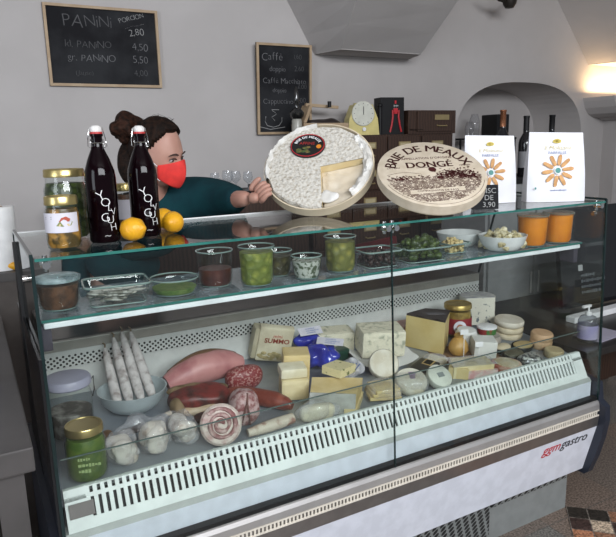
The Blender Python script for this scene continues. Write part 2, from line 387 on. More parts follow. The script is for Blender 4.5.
# deck (slopes up towards the back) and perforated back wall
def deckz(y): return 0.615 + 0.105 * (y - 0.085)
DT = math.atan(0.105)
P('deck', MB().prism([(0.005, .070, deckz(.07)), (0.005, .605, deckz(.605)), (0.005, .605, deckz(.605) - .02), (0.005, .070, deckz(.07) - .02)], (L - .01, 0, 0)), mat('deck_steel', (0.33, 0.36, 0.40), 0.32, 0.35, c2=(0.25, 0.28, 0.32), scale=7))
perf = dots_mat('perforated_white', (0.60, 0.61, 0.59), (0.02, 0.02, 0.02), 0.0185, 0.0165, 0.0040)
P('back_panel', MB().box((L / 2, 0.610, 0.715), (L - .01, 0.012, 0.10)), mat('back_white', (0.60, 0.61, 0.59), 0.5))
P('perforated_panel', MB().box((L / 2, 0.610, 0.7845), (L - .01, 0.012, 0.0405)), perf)
P('back_panel', MB().box((L / 2, 0.610, 0.812), (L - .01, 0.012, 0.015)), MATS['back_white'])
P('rear_ledge', MB().box((L / 2, 0.618, 0.836), (L - .01, 0.03, 0.034), bev=0.004), mat('rim_beige', (0.42, 0.40, 0.36), 0.4, 0.4))
P('rear_worktop', MB().box((L / 2, 0.72, 0.846), (L, 0.20, 0.014)), mat('rear_steel', (0.15, 0.125, 0.11), 0.28, 0.7))
P('rear_body', MB().box((L / 2, 0.71, 0.43), (L, 0.17, 0.81)), grey_paint)
P('insulated_tank', MB().box((L / 2, 0.33, 0.36), (L - .02, 0.56, 0.36)), grey_paint)
# low inner glass guard standing behind the front glass
P('glass_guard', MB().box((L / 2, 0.0625, 0.681), (L - .03, 0.004, 0.078)), glass_flat)
P('guard_edge', MB().box((L / 2, 0.0625, 0.7205), (L - .03, 0.0045, 0.0022)), mat('edge_dull', (0.10, 0.14, 0.13), 0.2))
# panes
def slab(pts, t): return MB().prism(pts, t)
gx = 0.9405
for xa, xb in ((0.004, gx - .0012), (gx + .0012, L - .004)):
    fg = P('front_glass', MB().box(((xa + xb) / 2, -0.0115, (H + ZG) / 2 - .004), (xb - xa, 0.004, H - ZG - .01), rot=(-math.atan2(.023, H - ZG), 0, 0)), glass_flat)
P('pane_joint', MB().box((gx, -0.0115, (H + ZG) / 2 - .004), (0.0036, 0.0055, H - ZG - .012), rot=(-math.atan2(.023, H - ZG), 0, 0)), glass_edge_dark)
P('top_glass', MB().box((L / 2, YT / 2, H - .003), (L - .008, YT, .006)), glass_flat)
P('top_glass_edge', MB().box((L / 2, -0.0012, H - .0035), (L - .008, 0.0024, .0065)), glass_edge)
P('rear_rail', MB().box((L / 2, YT + .004, H - .005), (L, 0.010, .014), bev=0.002), mat('rail_white', (0.80, 0.81, 0.82), 0.35))
side = [(0.003, H + .006), (YT + .006, H + .006), (0.615, 0.855), (0.615, 0.56), (-.018, 0.56), (-.014, 0.60)]
for xs, nm in ((-0.004, 'left'), (L, 'right')):
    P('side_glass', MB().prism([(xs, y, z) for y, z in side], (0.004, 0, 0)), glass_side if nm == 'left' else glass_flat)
    e = MB(); ed = [(-.024, ZG), (0.0, H + .006), (YT + .006, H + .006), (0.615, 0.855)]
    for (ya, za), (yb, zb) in zip(ed, ed[1:]):
        d = Vector((0, yb - ya, zb - za)); l_ = d.length; a = math.atan2(zb - za, yb - ya)
        e.box((xs + .002, (ya + yb) / 2, (za + zb) / 2), (0.0075 if nm == 'left' else .006, l_, 0.0075), rot=(a, 0, 0))
    P('side_glass_edge', e, glass_edge_dark)
# black frame plate behind the left pane and the moulded ends of the body
def end_profile(): return [(-.030, .472), (-.058, .455), (-.062, .40), (-.052, .33), (-.030, .24), (-.004, .165), (.012, .150), (.05, .150), (.60, .150), (.62, .6), (.60, .605), (-.02, .54)]
for xs in (-0.028, L):
    P('end_panel', MB().prism([(xs, y, z) for y, z in end_profile()], (0.028, 0, 0)), navy)
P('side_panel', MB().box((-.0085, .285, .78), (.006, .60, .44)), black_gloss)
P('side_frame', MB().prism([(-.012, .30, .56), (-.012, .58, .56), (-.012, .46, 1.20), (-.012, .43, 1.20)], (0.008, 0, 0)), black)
# middle glass shelf
SZ = 1.063
P('shelf_glass', MB().box((L / 2, 0.235, SZ - .003), (L - .02, 0.31, .006)), glass('shelf_glass', (0.78, 0.85, 0.86), 1.5, 0.02, film=0.22, filmc=(0.5, 0.56, 0.62)))
P('shelf_glass_edge', MB().box((L / 2, 0.079, SZ - .0035), (L - .02, 0.0024, .0065)), glass_edge)
P('light_profile', MB().box((L / 2, 0.095, SZ - .016), (L - .03, 0.026, .014), bev=0.003), mat('light_profile', (0.72, 0.76, 0.78), 0.4))
for xb in (0.02, L - .02):
    P('shelf_bracket', MB().box((xb, 0.125, SZ - .05), (0.022, 0.06, .06), bev=0.003), mat('bracket', (0.05, 0.045, 0.06), 0.4))
def clamp(x, y, z, two=False):
    mb = MB(); mb.box((x, y + .012, z - .012), (0.026 if not two else .05, 0.014, 0.014), bev=0.003)
    for dx in ((-.014, .014) if two else (0,)):
        mb.cyl((x + dx, y - .010, z - .014), (x + dx, y + .022, z - .014), 0.0085); mb.cyl((x + dx, y + .014, z - .03), (x + dx, y + .014, z + .006), 0.0055)
    return mb
P('glass_clamp', clamp(0.026, 0.0, H - .002), chrome); P('glass_clamp', clamp(gx, 0.0, H - .002, True), chrome); P('glass_clamp', clamp(L - .03, 0.0, H - .002), chrome)
for xx in (-.012, L + .008):
    P('glass_bolt', MB().cyl((xx - .008, 0.05, H - .05), (xx + .008, .05, H - .05), .008), chrome)

# ================================================================== ON THE TOP GLASS
TZ = H + .0005
def jar(name, label, cat, loc, r, h, content, fill=0.8, lid=None, lidm=None, neck=0.0, group=None, seg=32, rz=0, lab=None, bulge=0.0, foot=0.0, rim=True, top_r=None):
    """glass jar with its content, optional screw lid and wrap-round label"""
    t = thing(name, label, cat, loc, rz, group); tr = top_r or r
    hb = h - (0.016 if lid else 0)
    pr = [(r * .86, 0), (r * .97, .004), (r, .012)]
    if neck: pr += [(r * (1 + bulge), hb * .45), (r, hb * .78), (r * (1 - neck), hb * .9), (r * (1 - neck), hb)]
    else: pr += [(r + (tr - r) * .5, hb * .5), (tr, hb - .004), (tr * 1.03, hb - .002), (tr * 1.03, hb)]
    MB().lathe(pr, cap=False, seg=seg).build('glass_body', glass_jar, t)
    if rim and not lid: 
        MB().tube([(tr * 1.01 * math.cos(a), tr * 1.01 * math.sin(a), hb) for a in [2 * PI * i / 40 for i in range(41)]], 0.0022, 6).build('glass_rim', glass_rim, t)
        MB().lathe([(r*.6, .0005), (r * .88, .0012), (r * .9, .004)], seg=seg, cap=False).build('glass_base', glass_rim, t)
    if content:
        ri = r * .95; rt = ri + (tr - r) * fill; zt_ = h * fill
        if neck: zt_ = min(zt_, hb * .88)
        cp = [(ri * .88, .004), (ri, .014)] + ([(ri * (1 + bulge), hb * .45), (ri, min(zt_, hb * .76))] if neck else []) + [(rt * (1 - (neck * .8 if fill > .8 else 0)), zt_), (0.0001, zt_ + .001)]
        MB().lathe(cp, seg=seg).build('content', content, t)
    if lid:
        rl = r * (1 - neck) * 1.06
        MB().lathe([(rl, hb - .004), (rl * 1.02, hb), (rl, hb + .003), (rl, h - .003), (rl * .96, h), (rl * .86, h), (rl * .84, h - .0015), (0.0001, h - .0015)], seg=seg).build('lid', lidm or gold, t)
    if lab:
        m, z0, z1, a0, a1 = lab; mbl = MB(); N = 20
        for i in range(N):
            aa, ab = a0 + (a1 - a0) * i / N, a0 + (a1 - a0) * (i + 1) / N; rr = r * (1 + bulge) + .0012
            f = mbl.add([(rr * math.cos(aa), rr * math.sin(aa), z0), (rr * math.cos(ab), rr * math.sin(ab), z0), (rr * math.cos(ab), rr * math.sin(ab), z1), (rr * math.cos(aa), rr * math.sin(aa), z1)], [(0, 1, 2, 3)], True)
        lo = mbl.build('paper_label', m, t)
    return t
olive = mat('olives_dark', (0.055, 0.075, 0.018), 0.35, c2=(0.02, 0.03, 0.008), scale=60, kind='voronoi', bump=.3)
pesto = mat('green_pesto', (0.055, 0.11, 0.012), 0.45, c2=(0.10, 0.15, 0.02), scale=45)
olive_g = mat('green_olives', (0.30, 0.31, 0.06), 0.35, c2=(0.14, 0.17, 0.03), scale=50, kind='voronoi', lo=.1, hi=.5, bump=.5)
olive_y = mat('yellow_green_pickle', (0.33, 0.29, 0.07), 0.35, c2=(0.15, 0.15, 0.04), scale=42, kind='voronoi', lo=.1, hi=.5, bump=.5)
olive_b = mat('brown_olives', (0.12, 0.10, 0.035), 0.35, c2=(0.05, 0.04, 0.015), scale=50, kind='voronoi', lo=.1, hi=.5, bump=.5)
brown_c = mat('brown_content', (0.13, 0.055, 0.025), 0.45, c2=(0.06, 0.025, 0.012), scale=45, bump=.4)
red_c = mat('dark_red_content', (0.085, 0.018, 0.010), 0.35, c2=(0.05, 0.012, 0.01), scale=30)
mixed_c = mat('mixed_antipasti', (0.40, 0.20, 0.04), 0.35, c2=(0.08, 0.05, 0.015), scale=38, lo=.42, hi=.56, bump=.4)
herb_c = mat('white_herb_content', (0.48, 0.48, 0.44), 0.5, c2=(0.07, 0.09, 0.05), scale=90, lo=.48, hi=.56)
orange_c = mat('orange_content', (0.80, 0.26, 0.015), 0.4, c2=(0.70, 0.20, 0.01), scale=12)
lab_white = mat('label_white', (0.60, 0.58, 0.64), 0.6)
def deg(a): return math.radians(a)
FR = deg(-112)   # direction towards the customer's side seen from the left of the counter

jar('pickle_jar', 'tall jar of dark green vegetables with gold lid, behind the labelled jar', 'jar', (0.118, 0.285, TZ), 0.053, 0.178, olive, 0.98, True, neck=.12)
j = jar('antipasti_jar', 'gold-lidded jar with white picture label, leftmost item on the top glass', 'jar', (0.083, 0.115, TZ), 0.0385, 0.122, mixed_c, 0.9, True, neck=.1, lab=(lab_white, .040, .085, FR - 1.35, FR + 1.2))
# picture on the label
def on_cyl(mb, r, a, z, pts, eps=0.0018):
    """flat patch of (u, v) points wrapped on a cylinder"""
    mb.add([((r + eps) * math.cos(a + u / r), (r + eps) * math.sin(a + u / r), z + v) for u, v in pts], [tuple(range(len(pts)))])
lp_ = [c for c in j.children if c.name.startswith('paper_label')][0]
mb = MB(); on_cyl(mb, .0385, FR + .35, .060, [(-.018, -.004), (-.004, -.006), (.014, -.004), (.018, .004), (.008, .007), (-.010, .006)]); mb.build('printed_field', mat('print_green', (0.20, 0.22, 0.08), .7), lp_)
mb = MB(); on_cyl(mb, .0385, FR + .35, .068, [(-.012, -.003), (.010, -.003), (.013, .003), (.004, .009), (-.006, .006)], .0021); mb.build('printed_roof', mat('print_red', (0.40, 0.08, 0.05), .7), lp_)
mb = MB(); on_cyl(mb, .0385, FR + .33, .057, [(-.012, -.002), (.012, -.002), (.010, .003), (-.010, .003)], .0023); mb.build('printed_wall', mat('print_cream', (0.62, 0.50, 0.28), .7), lp_)
mb = MB()
for zz in (.076, .072): on_cyl(mb, .0385, FR - .6, zz, [(-.010, -.0006), (.010, -.0006), (.010, .0006), (-.010, .0006)], .002)
mb.build('printed_lines', mat('print_grey', (0.25, 0.25, 0.28), .7), lp_)
jar('small_preserve_jar', 'small jar with gold lid and pale label half hidden between the two dark bottles', 'jar', (0.290, 0.37, TZ), 0.034, 0.128, brown_c, 0.9, True, neck=.1, lab=(lab_white, .03, .085, FR - 1.1, FR + 1.2))

# swing-top bottles
bottle_glass = mat('wine_dark_glass', (0.004, 0.001, 0.002), 0.06, spec=0.16)
ink_w = mat('white_marker', (0.70, 0.70, 0.70), 0.6)
def swing_bottle(label, loc, a_text, rz=0):
    t = thing('swing_top_bottle', label, 'bottle', loc, rz, 'swing-top bottles'); t.scale = (.96, .96, .935)
    r = .0385
    MB().lathe([(r * .9, 0), (r, .006), (r, .165), (r * .95, .185), (r * .70, .215), (.0165, .240), (.0135, .252), (.0135, .272), (.016, .273), (.016, .279), (.0001, .279)], seg=40).build('bottle_body', bottle_glass, t)
    MB().lathe([(.0155, .279), (.0155, .284), (.0001, .284)], seg=24).build('rubber_seal', mat('seal_red', (0.45, 0.03, 0.03), .5), t)
    MB().lathe([(.0135, .284), (.0145, .288), (.0135, .296), (.009, .300), (.0001, .301)], seg=24).build('stopper', mat('porcelain', (0.72, 0.70, 0.68), .25), t)
    wmb = MB()
    for s_ in (-1, 1):
        wmb.tube([(s_ * .006, 0, .298), (s_ * .016, 0, .294), (s_ * .021, 0, .270), (s_ * .023, -.004, .248), (s_ * .017, -.010, .243), (s_ * .0145, -.006, .256), (s_ * .0155, 0, .266)], .0013, 6)
    wmb.tube([(.0150 * math.cos(a), .0150 * math.sin(a), .256) for a in [2 * PI * i / 24 for i in range(25)]], .0012, 6)
    wmb.build('wire_bail', chrome, t)
    mb = MB()
    for ch, u, z, s_, ro in (('Y', .004, .122, .036, .35), ('O', .013, .105, .032, .0), ('L', .022, .092, .030, -.1), ('V', .030, .080, .026, .1), ('G', .010, .066, .032, .1), ('U', .021, .060, .030, 0), ('H', .027, .040, .028, .1), ('~', .012, .020, .030, .1)):
        a = a_text + (u - .008) / r * 1.1
        Mx = Matrix.Translation(((r + .0006) * math.cos(a), (r + .0006) * math.sin(a), z)) @ Matrix.Rotation(a + PI / 2, 4, 'Z') @ Matrix.Rotation(PI / 2, 4, 'X') @ Matrix.Rotation(ro, 4, 'Z')
        mb.merge(glyphs(ch, s_, .0002, offset=-.0006), Mx)
    mb.build('handwriting', ink_w, t)
    return t
swing_bottle('dark swing-top bottle with white handwriting, left one of the pair', (0.184, 0.160, TZ), deg(-97))
swing_bottle('dark swing-top bottle with white handwriting, right one beside the lemons', (0.297, 0.200, TZ), deg(-97))
lemon_m = mat('lemon_skin', (0.72, 0.36, 0.012), 0.4, c2=(0.62, 0.29, 0.01), scale=12, bump=.25, bscale=160)
def lemon(label, loc, s, rz):
    t = tag(MB().lathe([(0.0001, -.62), (.10, -.60), (.16, -.54), (.42, -.36), (.52, 0), (.42, .36), (.17, .54), (.10, .60), (0.0001, .63)], seg=28,
        M=Matrix.Scale(s, 4)).build('lemon', lemon_m, None, loc=loc, rot=(PI / 2 * .95, 0, rz)), label, 'lemon', 'lemons by the bottles')
lemon('lemon lying in front between the two dark bottles', (0.243, 0.118, TZ + .0300), .057, .8)
lemon('lemon to the right of the right swing-top bottle, front one', (0.368, 0.196, TZ + .030), .056, -.6)
lemon('lemon mostly hidden behind the right swing-top bottle', (0.372, 0.300, TZ + .030), .056, .3)

# frame of a leaning disc
def lean(center, yaw, up, roll=0.0):
    n = Vector((math.sin(yaw) * math.cos(up) * -1, -math.cos(yaw) * math.cos(up), math.sin(up)))
    r_ = Vector((math.cos(yaw), -math.sin(yaw), 0)); u_ = n.cross(r_)
    M = Matrix(((r_.x, u_.x, n.x, center[0]), (r_.y, u_.y, n.y, center[1]), (r_.z, u_.z, n.z, center[2]), (0, 0, 0, 1)))
    return M @ Matrix.Rotation(roll, 4, 'Z')
def place(o, M): o.matrix_world = M; o.location = M.to_translation(); o.rotation_euler = M.to_euler()

# --- round brie in its open wooden box
box_wood = mat('poplar', (0.62, 0.53, 0.39), 0.65, c2=(0.57, 0.48, 0.345), scale=8)
rind = mat('brie_rind', (0.60, 0.575, 0.52), 0.85, spec=.1, c2=(0.36, 0.31, 0.24), scale=110, lo=.46, hi=.72, bump=1.0, bscale=75, detail=8)
paste = mat('brie_paste', (0.72, 0.60, 0.36), 0.5, c2=(0.66, 0.52, 0.28), scale=18)
wax = mat('wrapping_paper', (0.68, 0.67, 0.64), 0.7, c2=(0.55, 0.53, 0.49), scale=22, bump=.6, bscale=26)
RB = 0.182
up1 = deg(43); yaw1 = deg(40)
brie = thing('brie_wheel_in_box', 'round white brie with a wedge cut out, tilted up in its open wooden box', 'cheese')
cz = TZ + RB * math.cos(up1) + .002
Mb = lean((0.925, 0.372, cz), yaw1, up1, deg(2)); place(brie, Mb)
MB().lathe([(.0001, 0), (RB, 0), (RB, .034), (RB - .004, .034), (RB - .004, .004), (.0001, .004)], seg=72).build('wooden_box', box_wood, brie)
# wheel with a quarter missing
a_lo, a_hi = deg(8), deg(-82) + 2 * PI
mb = MB(); N = 72; rc = RB - .011; cx_, cy_ = 0.008, -0.010
ring_prof = [(rc * .96, .005), (rc, .012), (rc, .030), (rc * .975, .036)]
cols = []
for i in range(N + 1):
    a = a_lo + (a_hi - a_lo) * i / N
    def wob(a, k): return 1 + .012 * math.sin(7 * a + k) + .008 * math.sin(17 * a)
    cols.append([mb.bm.verts.new((r_ * wob(a, 0) * math.cos(a), r_ * wob(a, 0) * math.sin(a), z)) for r_, z in ring_prof] +
                [mb.bm.verts.new((cx_ + (rc * .96 * f * math.cos(a) - cx_ * f), cy_ + (rc * .96 * f * math.sin(a) - cy_ * f), .0375 + .0022 * noise.noise(Vector((f * 4 * math.cos(a), f * 4 * math.sin(a), 3))) + .0015 * noise.noise(Vector((f * 14 * math.cos(a), f * 14 * math.sin(a), 7))))) for f in (.88, .76, .64, .52, .40, .28, .16, .05, .001)])
for a, b in zip(cols, cols[1:]):
    for k in range(len(a) - 1): f = mb.bm.faces.new((a[k], a[k + 1], b[k + 1], b[k])); f.smooth = True
mb.build('brie_rind', rind, brie)
mb = MB()
for a in (a_lo, a_hi):
    c_, s_ = math.cos(a), math.sin(a); rr = rc * .975
    mb.add([(cx_, cy_, .005), (rr * c_, rr * s_, .005), (rr * c_, rr * s_, .034), (rr * .5 * c_ + cx_ * .5, rr * .5 * s_ + cy_ * .5, .0365), (cx_, cy_, .0365)], [(0, 1, 2, 3, 4)])
mb.build('cut_face', paste, brie)
# paper lying in the gap and crumpled at the rim
mb = MB(); G = 16
vs = {}
for i in range(G + 1):
    for k in range(G + 1):
        a = deg(-80) + deg(86) * i / G; f = k / G; r_ = .02 + (rc * 1.0 - .02) * f
        z = .006 + .020 * f ** 3 + .006 * noise.noise(Vector((a * 5, f * 6, 1)))
        vs[i, k] = mb.bm.verts.new((r_ * math.cos(a) + cx_ * (1 - f), r_ * math.sin(a) + cy_ * (1 - f), max(.005, z)))
for i in range(G):
    for k in range(G): f = mb.bm.faces.new((vs[i, k], vs[i + 1, k], vs[i + 1, k + 1], vs[i, k + 1])); f.smooth = True
mb.build('paper_liner', mat('liner', (0.66, 0.60, 0.50), .6, c2=(0.58, 0.50, 0.38), scale=14), brie)
mb = MB()
def crumple(mb, a0, a1, r0, r1, z, amp, seed, n=40, m=8):
    vs = {}
    for i in range(n + 1):
        for k in range(m + 1):
            a = a0 + (a1 - a0) * i / n; f = k / m; edge = 1 + .10 * noise.noise(Vector((a * 6, seed, 0)))
            r_ = r0 * (edge if k == 0 else 1) + (r1 - r0) * f
            zz = z + amp * noise.noise(Vector((a * 9, f * 4, seed))) + .014 * math.sin(PI * f)
            vs[i, k] = mb.bm.verts.new((r_ * math.cos(a), r_ * math.sin(a), zz))
    for i in range(n):
        for k in range(m): f = mb.bm.faces.new((vs[i, k], vs[i + 1, k], vs[i + 1, k + 1], vs[i, k + 1])); f.smooth = True
crumple(mb, deg(-48), deg(44), RB * .80, RB * .985, .030, .010, 2)
crumple(mb, deg(95), deg(200), RB * .90, RB * .99, .034, .007, 5)
mb.blob((.040, -.128, .030), (.055, .050, .018), .014, 26, seed=4)
mb.build('wrapping_paper', wax, brie)
# round sticker
sk = Vector((-.040, .078, .0435)); mS = Matrix.Translation(sk) @ Matrix.Rotation(deg(-4), 4, 'Z')
mS = mS @ Matrix.Scale(1.28, 4)
MB().lathe([(.0001, -.004), (.046, -.004), (.046, .0012), (.0001, .0012)], M=mS @ Matrix.Diagonal((1.0, .86, 1, 1)), seg=40).build('sticker', mat('sticker_black', (.012, .012, .012), .4), brie)
mb = MB(); mb.tube([(.0435 * math.cos(a), .0435 * .86 * math.sin(a), .0018) for a in [2 * PI * i / 48 for i in range(49)]], .0011, 6); o = mb.build('sticker_border', red_ink, brie); o.matrix_basis = mS
mb = MB(); arc_text(mb, 'BRIE DE MEAUX', .0115, .033, deg(168), deg(22), mS @ Matrix.Translation((0, 0, .0016)) @ Matrix.Diagonal((1, .86, 1, 1)), .0003, offset=.0002); mb.build('sticker_lettering', white, brie)
text('AFFINE', .013, mat('sticker_red', (.35, .03, .03), .5), brie, mS @ Matrix.Translation((-.002, .006, .0018)), name='sticker_lettering')
mb = MB()
for i in range(9): mb.blob((random.uniform(-.024, .018), random.uniform(-.024, -.006), .0016), (.014, .008, .001), .001, 90, sub=2, seed=i)
o = mb.build('sticker_picture', mat('sticker_green', (.05, .08, .02), .6, c2=(.14, .10, .03), scale=80), brie); o.matrix_basis = mS
o = MB().lathe([(.0001, .0014), (.0065, .0014), (.0065, .0022), (.0001, .0022)], c=(.030, -.004, 0)).build('seal_dot', mat('seal_orange', (.65, .22, .02), .5), brie); o.matrix_basis = mS

# --- closed printed box
up2 = deg(57); yaw2 = deg(25)
cb = thing('round_cheese_box', 'closed round wooden brie box with maroon printed lid, leaning on the top glass', 'cheese box')
Mc = lean((1.165, 0.100, TZ + .177 * math.cos(up2) + .001), yaw2, up2, deg(2)); place(cb, Mc); cb.scale = (.945, .945, .945)
RC = .177
MB().lathe([(.0001, 0), (RC - .003, 0), (RC - .003, .016)], seg=72, cap=False).build('box_base', box_wood, cb)
lidp = MB().lathe([(RC - .001, .006), (RC + .001, .006), (RC + .001, .038), (RC - .002, .040), (.0001, .040)], seg=72).build('box_lid', mat('poplar_lid', (0.60, 0.52, 0.41), .6, c2=(0.54, 0.46, 0.35), scale=30), cb)
mar = mat('maroon_print', (0.055, 0.010, 0.010), .7, spec=.2); T = Matrix.Translation((0, 0, .0402))
mb = MB(); arc_text(mb, 'BRIE DE MEAUX', .052, .134, deg(165), deg(15), T, .0002, bold=.0011); mb.build('lid_lettering', mar, lidp)
text('APPELLATION D\u2019ORIGINE', .0150, mar, lidp, T @ Matrix.Translation((0, .079, 0)), name='lid_lettering', ext=.0002)
text('DONG\u00c9', .044, mar, lidp, T @ Matrix.Translation((0, .041, 0)), name='lid_lettering', ext=.0002, bold=.0013)
text('FERMIER', .010, mar, lidp, T @ Matrix.Translation((.118, .03, 0)), name='lid_lettering', ext=.0002)
text('LAIT CRU', .010, mar, lidp, T @ Matrix.Translation((-.122, .03, 0)), name='lid_lettering', ext=.0002)
mb = MB(); mb.lathe([(.0001, 0), (.013, 0), (.013, .0004), (.0001, .0004)], M=T @ Matrix.Translation((.004, .014, 0)), seg=24)
mb.box((0.004, .0265, .0404), (.10, .0012, .0004))
mb.tube([T @ Vector((.168 * math.cos(a), .168 * math.sin(a), .0002)) for a in [deg(200) + deg(140) * i / 40 for i in range(41)]], .0006, 4)
mb.build('printed_stamp', mar, lidp)
mb = MB(); rnd = random.Random(3)
def inside(x, y): return x * x + y * y < .158 ** 2
for row in range(26):   # furrowed fields
    y = -.026 - row * .0049
    for kx in range(64):
        x = -.158 + kx * .005 + rnd.uniform(-.001, .001)
        if inside(x, y) and not (-.095 < x < .085 and -.108 < y < -.088) and rnd.random() < .84: mb.box((x, y + .004 * math.sin(x * 18), .0403), (rnd.uniform(.0040, .0075), rnd.uniform(.0018, .0034), .0003), rot=(0, 0, .35 * math.sin(y * 60)))
for (cx2, cy2, nn, sx, sy) in ((.075, -.012, 240, .028, .010), (.118, -.030, 130, .020, .010), (.030, -.030, 40, .014, .006), (-.075, -.022, 40, .030, .005), (-.115, -.030, 26, .014, .004), (.10, .004, 30, .028, .006)):
    for i in range(nn):
        x, y = cx2 + rnd.gauss(0, sx), cy2 + rnd.gauss(0, sy) 
        if inside(x, y): mb.box((x, y, .0404), (rnd.uniform(.003, .008), rnd.uniform(.002, .0045), .0003), rot=(0, 0, rnd.uniform(-.6, .6)))
for i in range(60):
    t = i / 59; x = -.15 + .11 * t; mb.box((x, -.008 + .012 * math.sin(PI * t), .0403), (.0025, .0010, .0003))
mb.build('printed_landscape', mar, lidp)
text('COMPAGNONS DE PAYS', .012, mar, lidp, T @ Matrix.Translation((-.005, -.098, 0)), name='lid_lettering', ext=.0002)
mb = MB(); mb.cyl((0, .02, -.0005), (0, -.02, -.11), .004); mb.build('prop_rod', wood_light, cb)

# --- white biscuit bags
bag_paper = mat('bag_paper', (0.74, 0.745, 0.78), .45, c2=(0.70, 0.70, 0.74), scale=5, bump=.15, bscale=9)
bisc = mat('biscuit_print', (0.62, 0.33, 0.12), .6, c2=(0.48, 0.24, 0.08), scale=60)
goldp = mat('gold_print', (0.62, 0.48, 0.06), .5); tealp = mat('teal_print', (0.03, 0.22, 0.20), .5); greyp = mat('blue_grey_print', (0.28, 0.32, 0.50), .6)
def bag(label, loc, rz, w_, h_, d_):
    t = thing('biscuit_bag', label, 'bag', loc, rz, 'white biscuit bags')
    mb = MB(); NX, NZ = 14, 18; front = {}; back = {}
    for i in range(NX + 1):
        for k in range(NZ + 1):
            u = i / NX * 2 - 1; v = k / NZ; ww = w_ * (1 - .07 * v) * (1 + .015 * math.sin(5 * v))
            dd = d_ * (1 - v ** 1.6) * (1 - .35 * abs(u) ** 4) + .003
            wr = .004 * noise.noise(Vector((u * 2.5, v * 4, w_ * 9))) * (1 if 0 < v else 0)
            z = h_ * v - (.010 * abs(u) ** 2 if k == NZ else 0)
            if k == NZ: z = h_ * (1 - .012 * (u + 1))
            front[i, k] = mb.bm.verts.new((u * ww / 2, -dd / 2 + wr, z)); back[i, k] = mb.bm.verts.new((u * ww / 2 * .995, dd / 2 + wr, z))
    for i in range(NX):
        for k in range(NZ):
            for S, fl in ((front, 0), (back, 1)):
                f = mb.bm.faces.new((S[i, k], S[i + 1, k], S[i + 1, k + 1], S[i, k + 1])); f.smooth = True
        mb.bm.faces.new((front[i, 0], front[i + 1, 0], back[i + 1, 0], back[i, 0])); mb.bm.faces.new((front[i, NZ], front[i + 1, NZ], back[i + 1, NZ], back[i, NZ]))
    for k in range(NZ):
        for i in (0, NX): mb.bm.faces.new((front[i, k], front[i, k + 1], back[i, k + 1], back[i, k]))
    b = mb.build('paper_bag', bag_paper, t)
    lean_a = math.atan2(d_ * .5, h_)
    def F(x, z): 
        v = z / h_; return Matrix.Translation((x, -(d_ * (1 - v ** 1.6) + .003) / 2 - .0042, z)) @ Matrix.Rotation(PI / 2 - d_ * .8 * max(.2, v) ** .6 / h_, 4, 'X')
    s = w_ / .2
    text('Il Molisana', .0215 * s, goldp, t, F(0, h_ * .77), ext=.0002, shear=.3, offset=-.0004)
    text('FARFALLE', .0145 * s, greyp, t, F(0, h_ * .70), ext=.0002)
    marks([14], .007 * s, greyp, t, F(.0, h_ * .17))
    mb = MB()
    for dx, hh in ((-.010, .014), (-.005, .018), (0, .020), (.005, .018), (.010, .014)): mb.merge(_cone(dx * s, hh * s), F(0, h_ * .86))
    mb.box((0, 0, 0), (.0001, .0001, .0001)); mb.build('printed_crown', goldp, t)
    mb = MB()
    for i in range(10):
        a = 2 * PI * i / 10 + .12; Mr = F(0, h_ * .45) @ Matrix.Rotation(a, 4, 'Z') @ Matrix.Translation((.036 * s, 0, .0006)) @ Matrix.Diagonal((1, 1, .08, 1))
        tb = MB(); tb.blob((0, 0, 0), (.038 * s, .013 * s, .008), .002, 60, seed=i, sub=3, power=3.2); mb.merge(tb.bm, Mr)
    mb.build('printed_biscuits', bisc, t)
    MB().lathe([(.0001, 0), (.0125 * s, 0), (.0125 * s, .0008), (.0001, .0008)], M=F(0, h_ * .45) @ Matrix.Translation((0, 0, .0008)), seg=24).build('printed_badge', white, t)
    MB().lathe([(.0001, 0), (.0095 * s, 0), (.0095 * s, .0012), (.0001, .0012)], M=F(0, h_ * .45) @ Matrix.Translation((0, 0, .0008)), seg=24).build('printed_badge', tealp, t)
    mb = MB(); mb.merge(_cone(0, .010 * s), F(-w_ * .38, h_ * .2)); mb.build('printed_leaf', tealp, t)
    return t
def _cone(dx, hh):
    t = bmesh.new(); v = [t.verts.new(p) for p in ((dx - hh * .22, -hh * .3, 0), (dx + hh * .22, -hh * .3, 0), (dx + hh * .3, hh * .2, 0), (dx, hh * .55, 0), (dx - hh * .3, hh * .2, 0))]
    t.faces.new(v); return t
bag('white biscuit bag standing behind the printed cheese box and the black price tag', (1.545, 0.235, TZ), deg(-28), .190, .240, .07)
bag('white biscuit bag nearest the right end of the counter top', (1.745, 0.115, TZ), deg(-28), .208, .245, .075)
tg = thing('price_tag', 'small black chalk price tag standing in front of the left biscuit bag', 'price tag', (1.372, 0.075, TZ), deg(-34))
MB().box((0, 0, .040), (.088, .006, .080), rot=(deg(-14), 0, 0), bev=.002).build('tag_board', chalkboard, tg)
for i, tx in enumerate(('BISC', 'DE', '3,90')): text(tx, .024, chalk, tg, Matrix.Translation((.012, -.0095 + .0055 * (i - 1) * -.9 + .0 , .060 - i * .022)) @ Matrix.Rotation(PI / 2 - deg(14), 4, 'X'), ext=.0002)
MB().box((0, .014, .010), (.07, .03, .02)).build('tag_foot', black, tg)

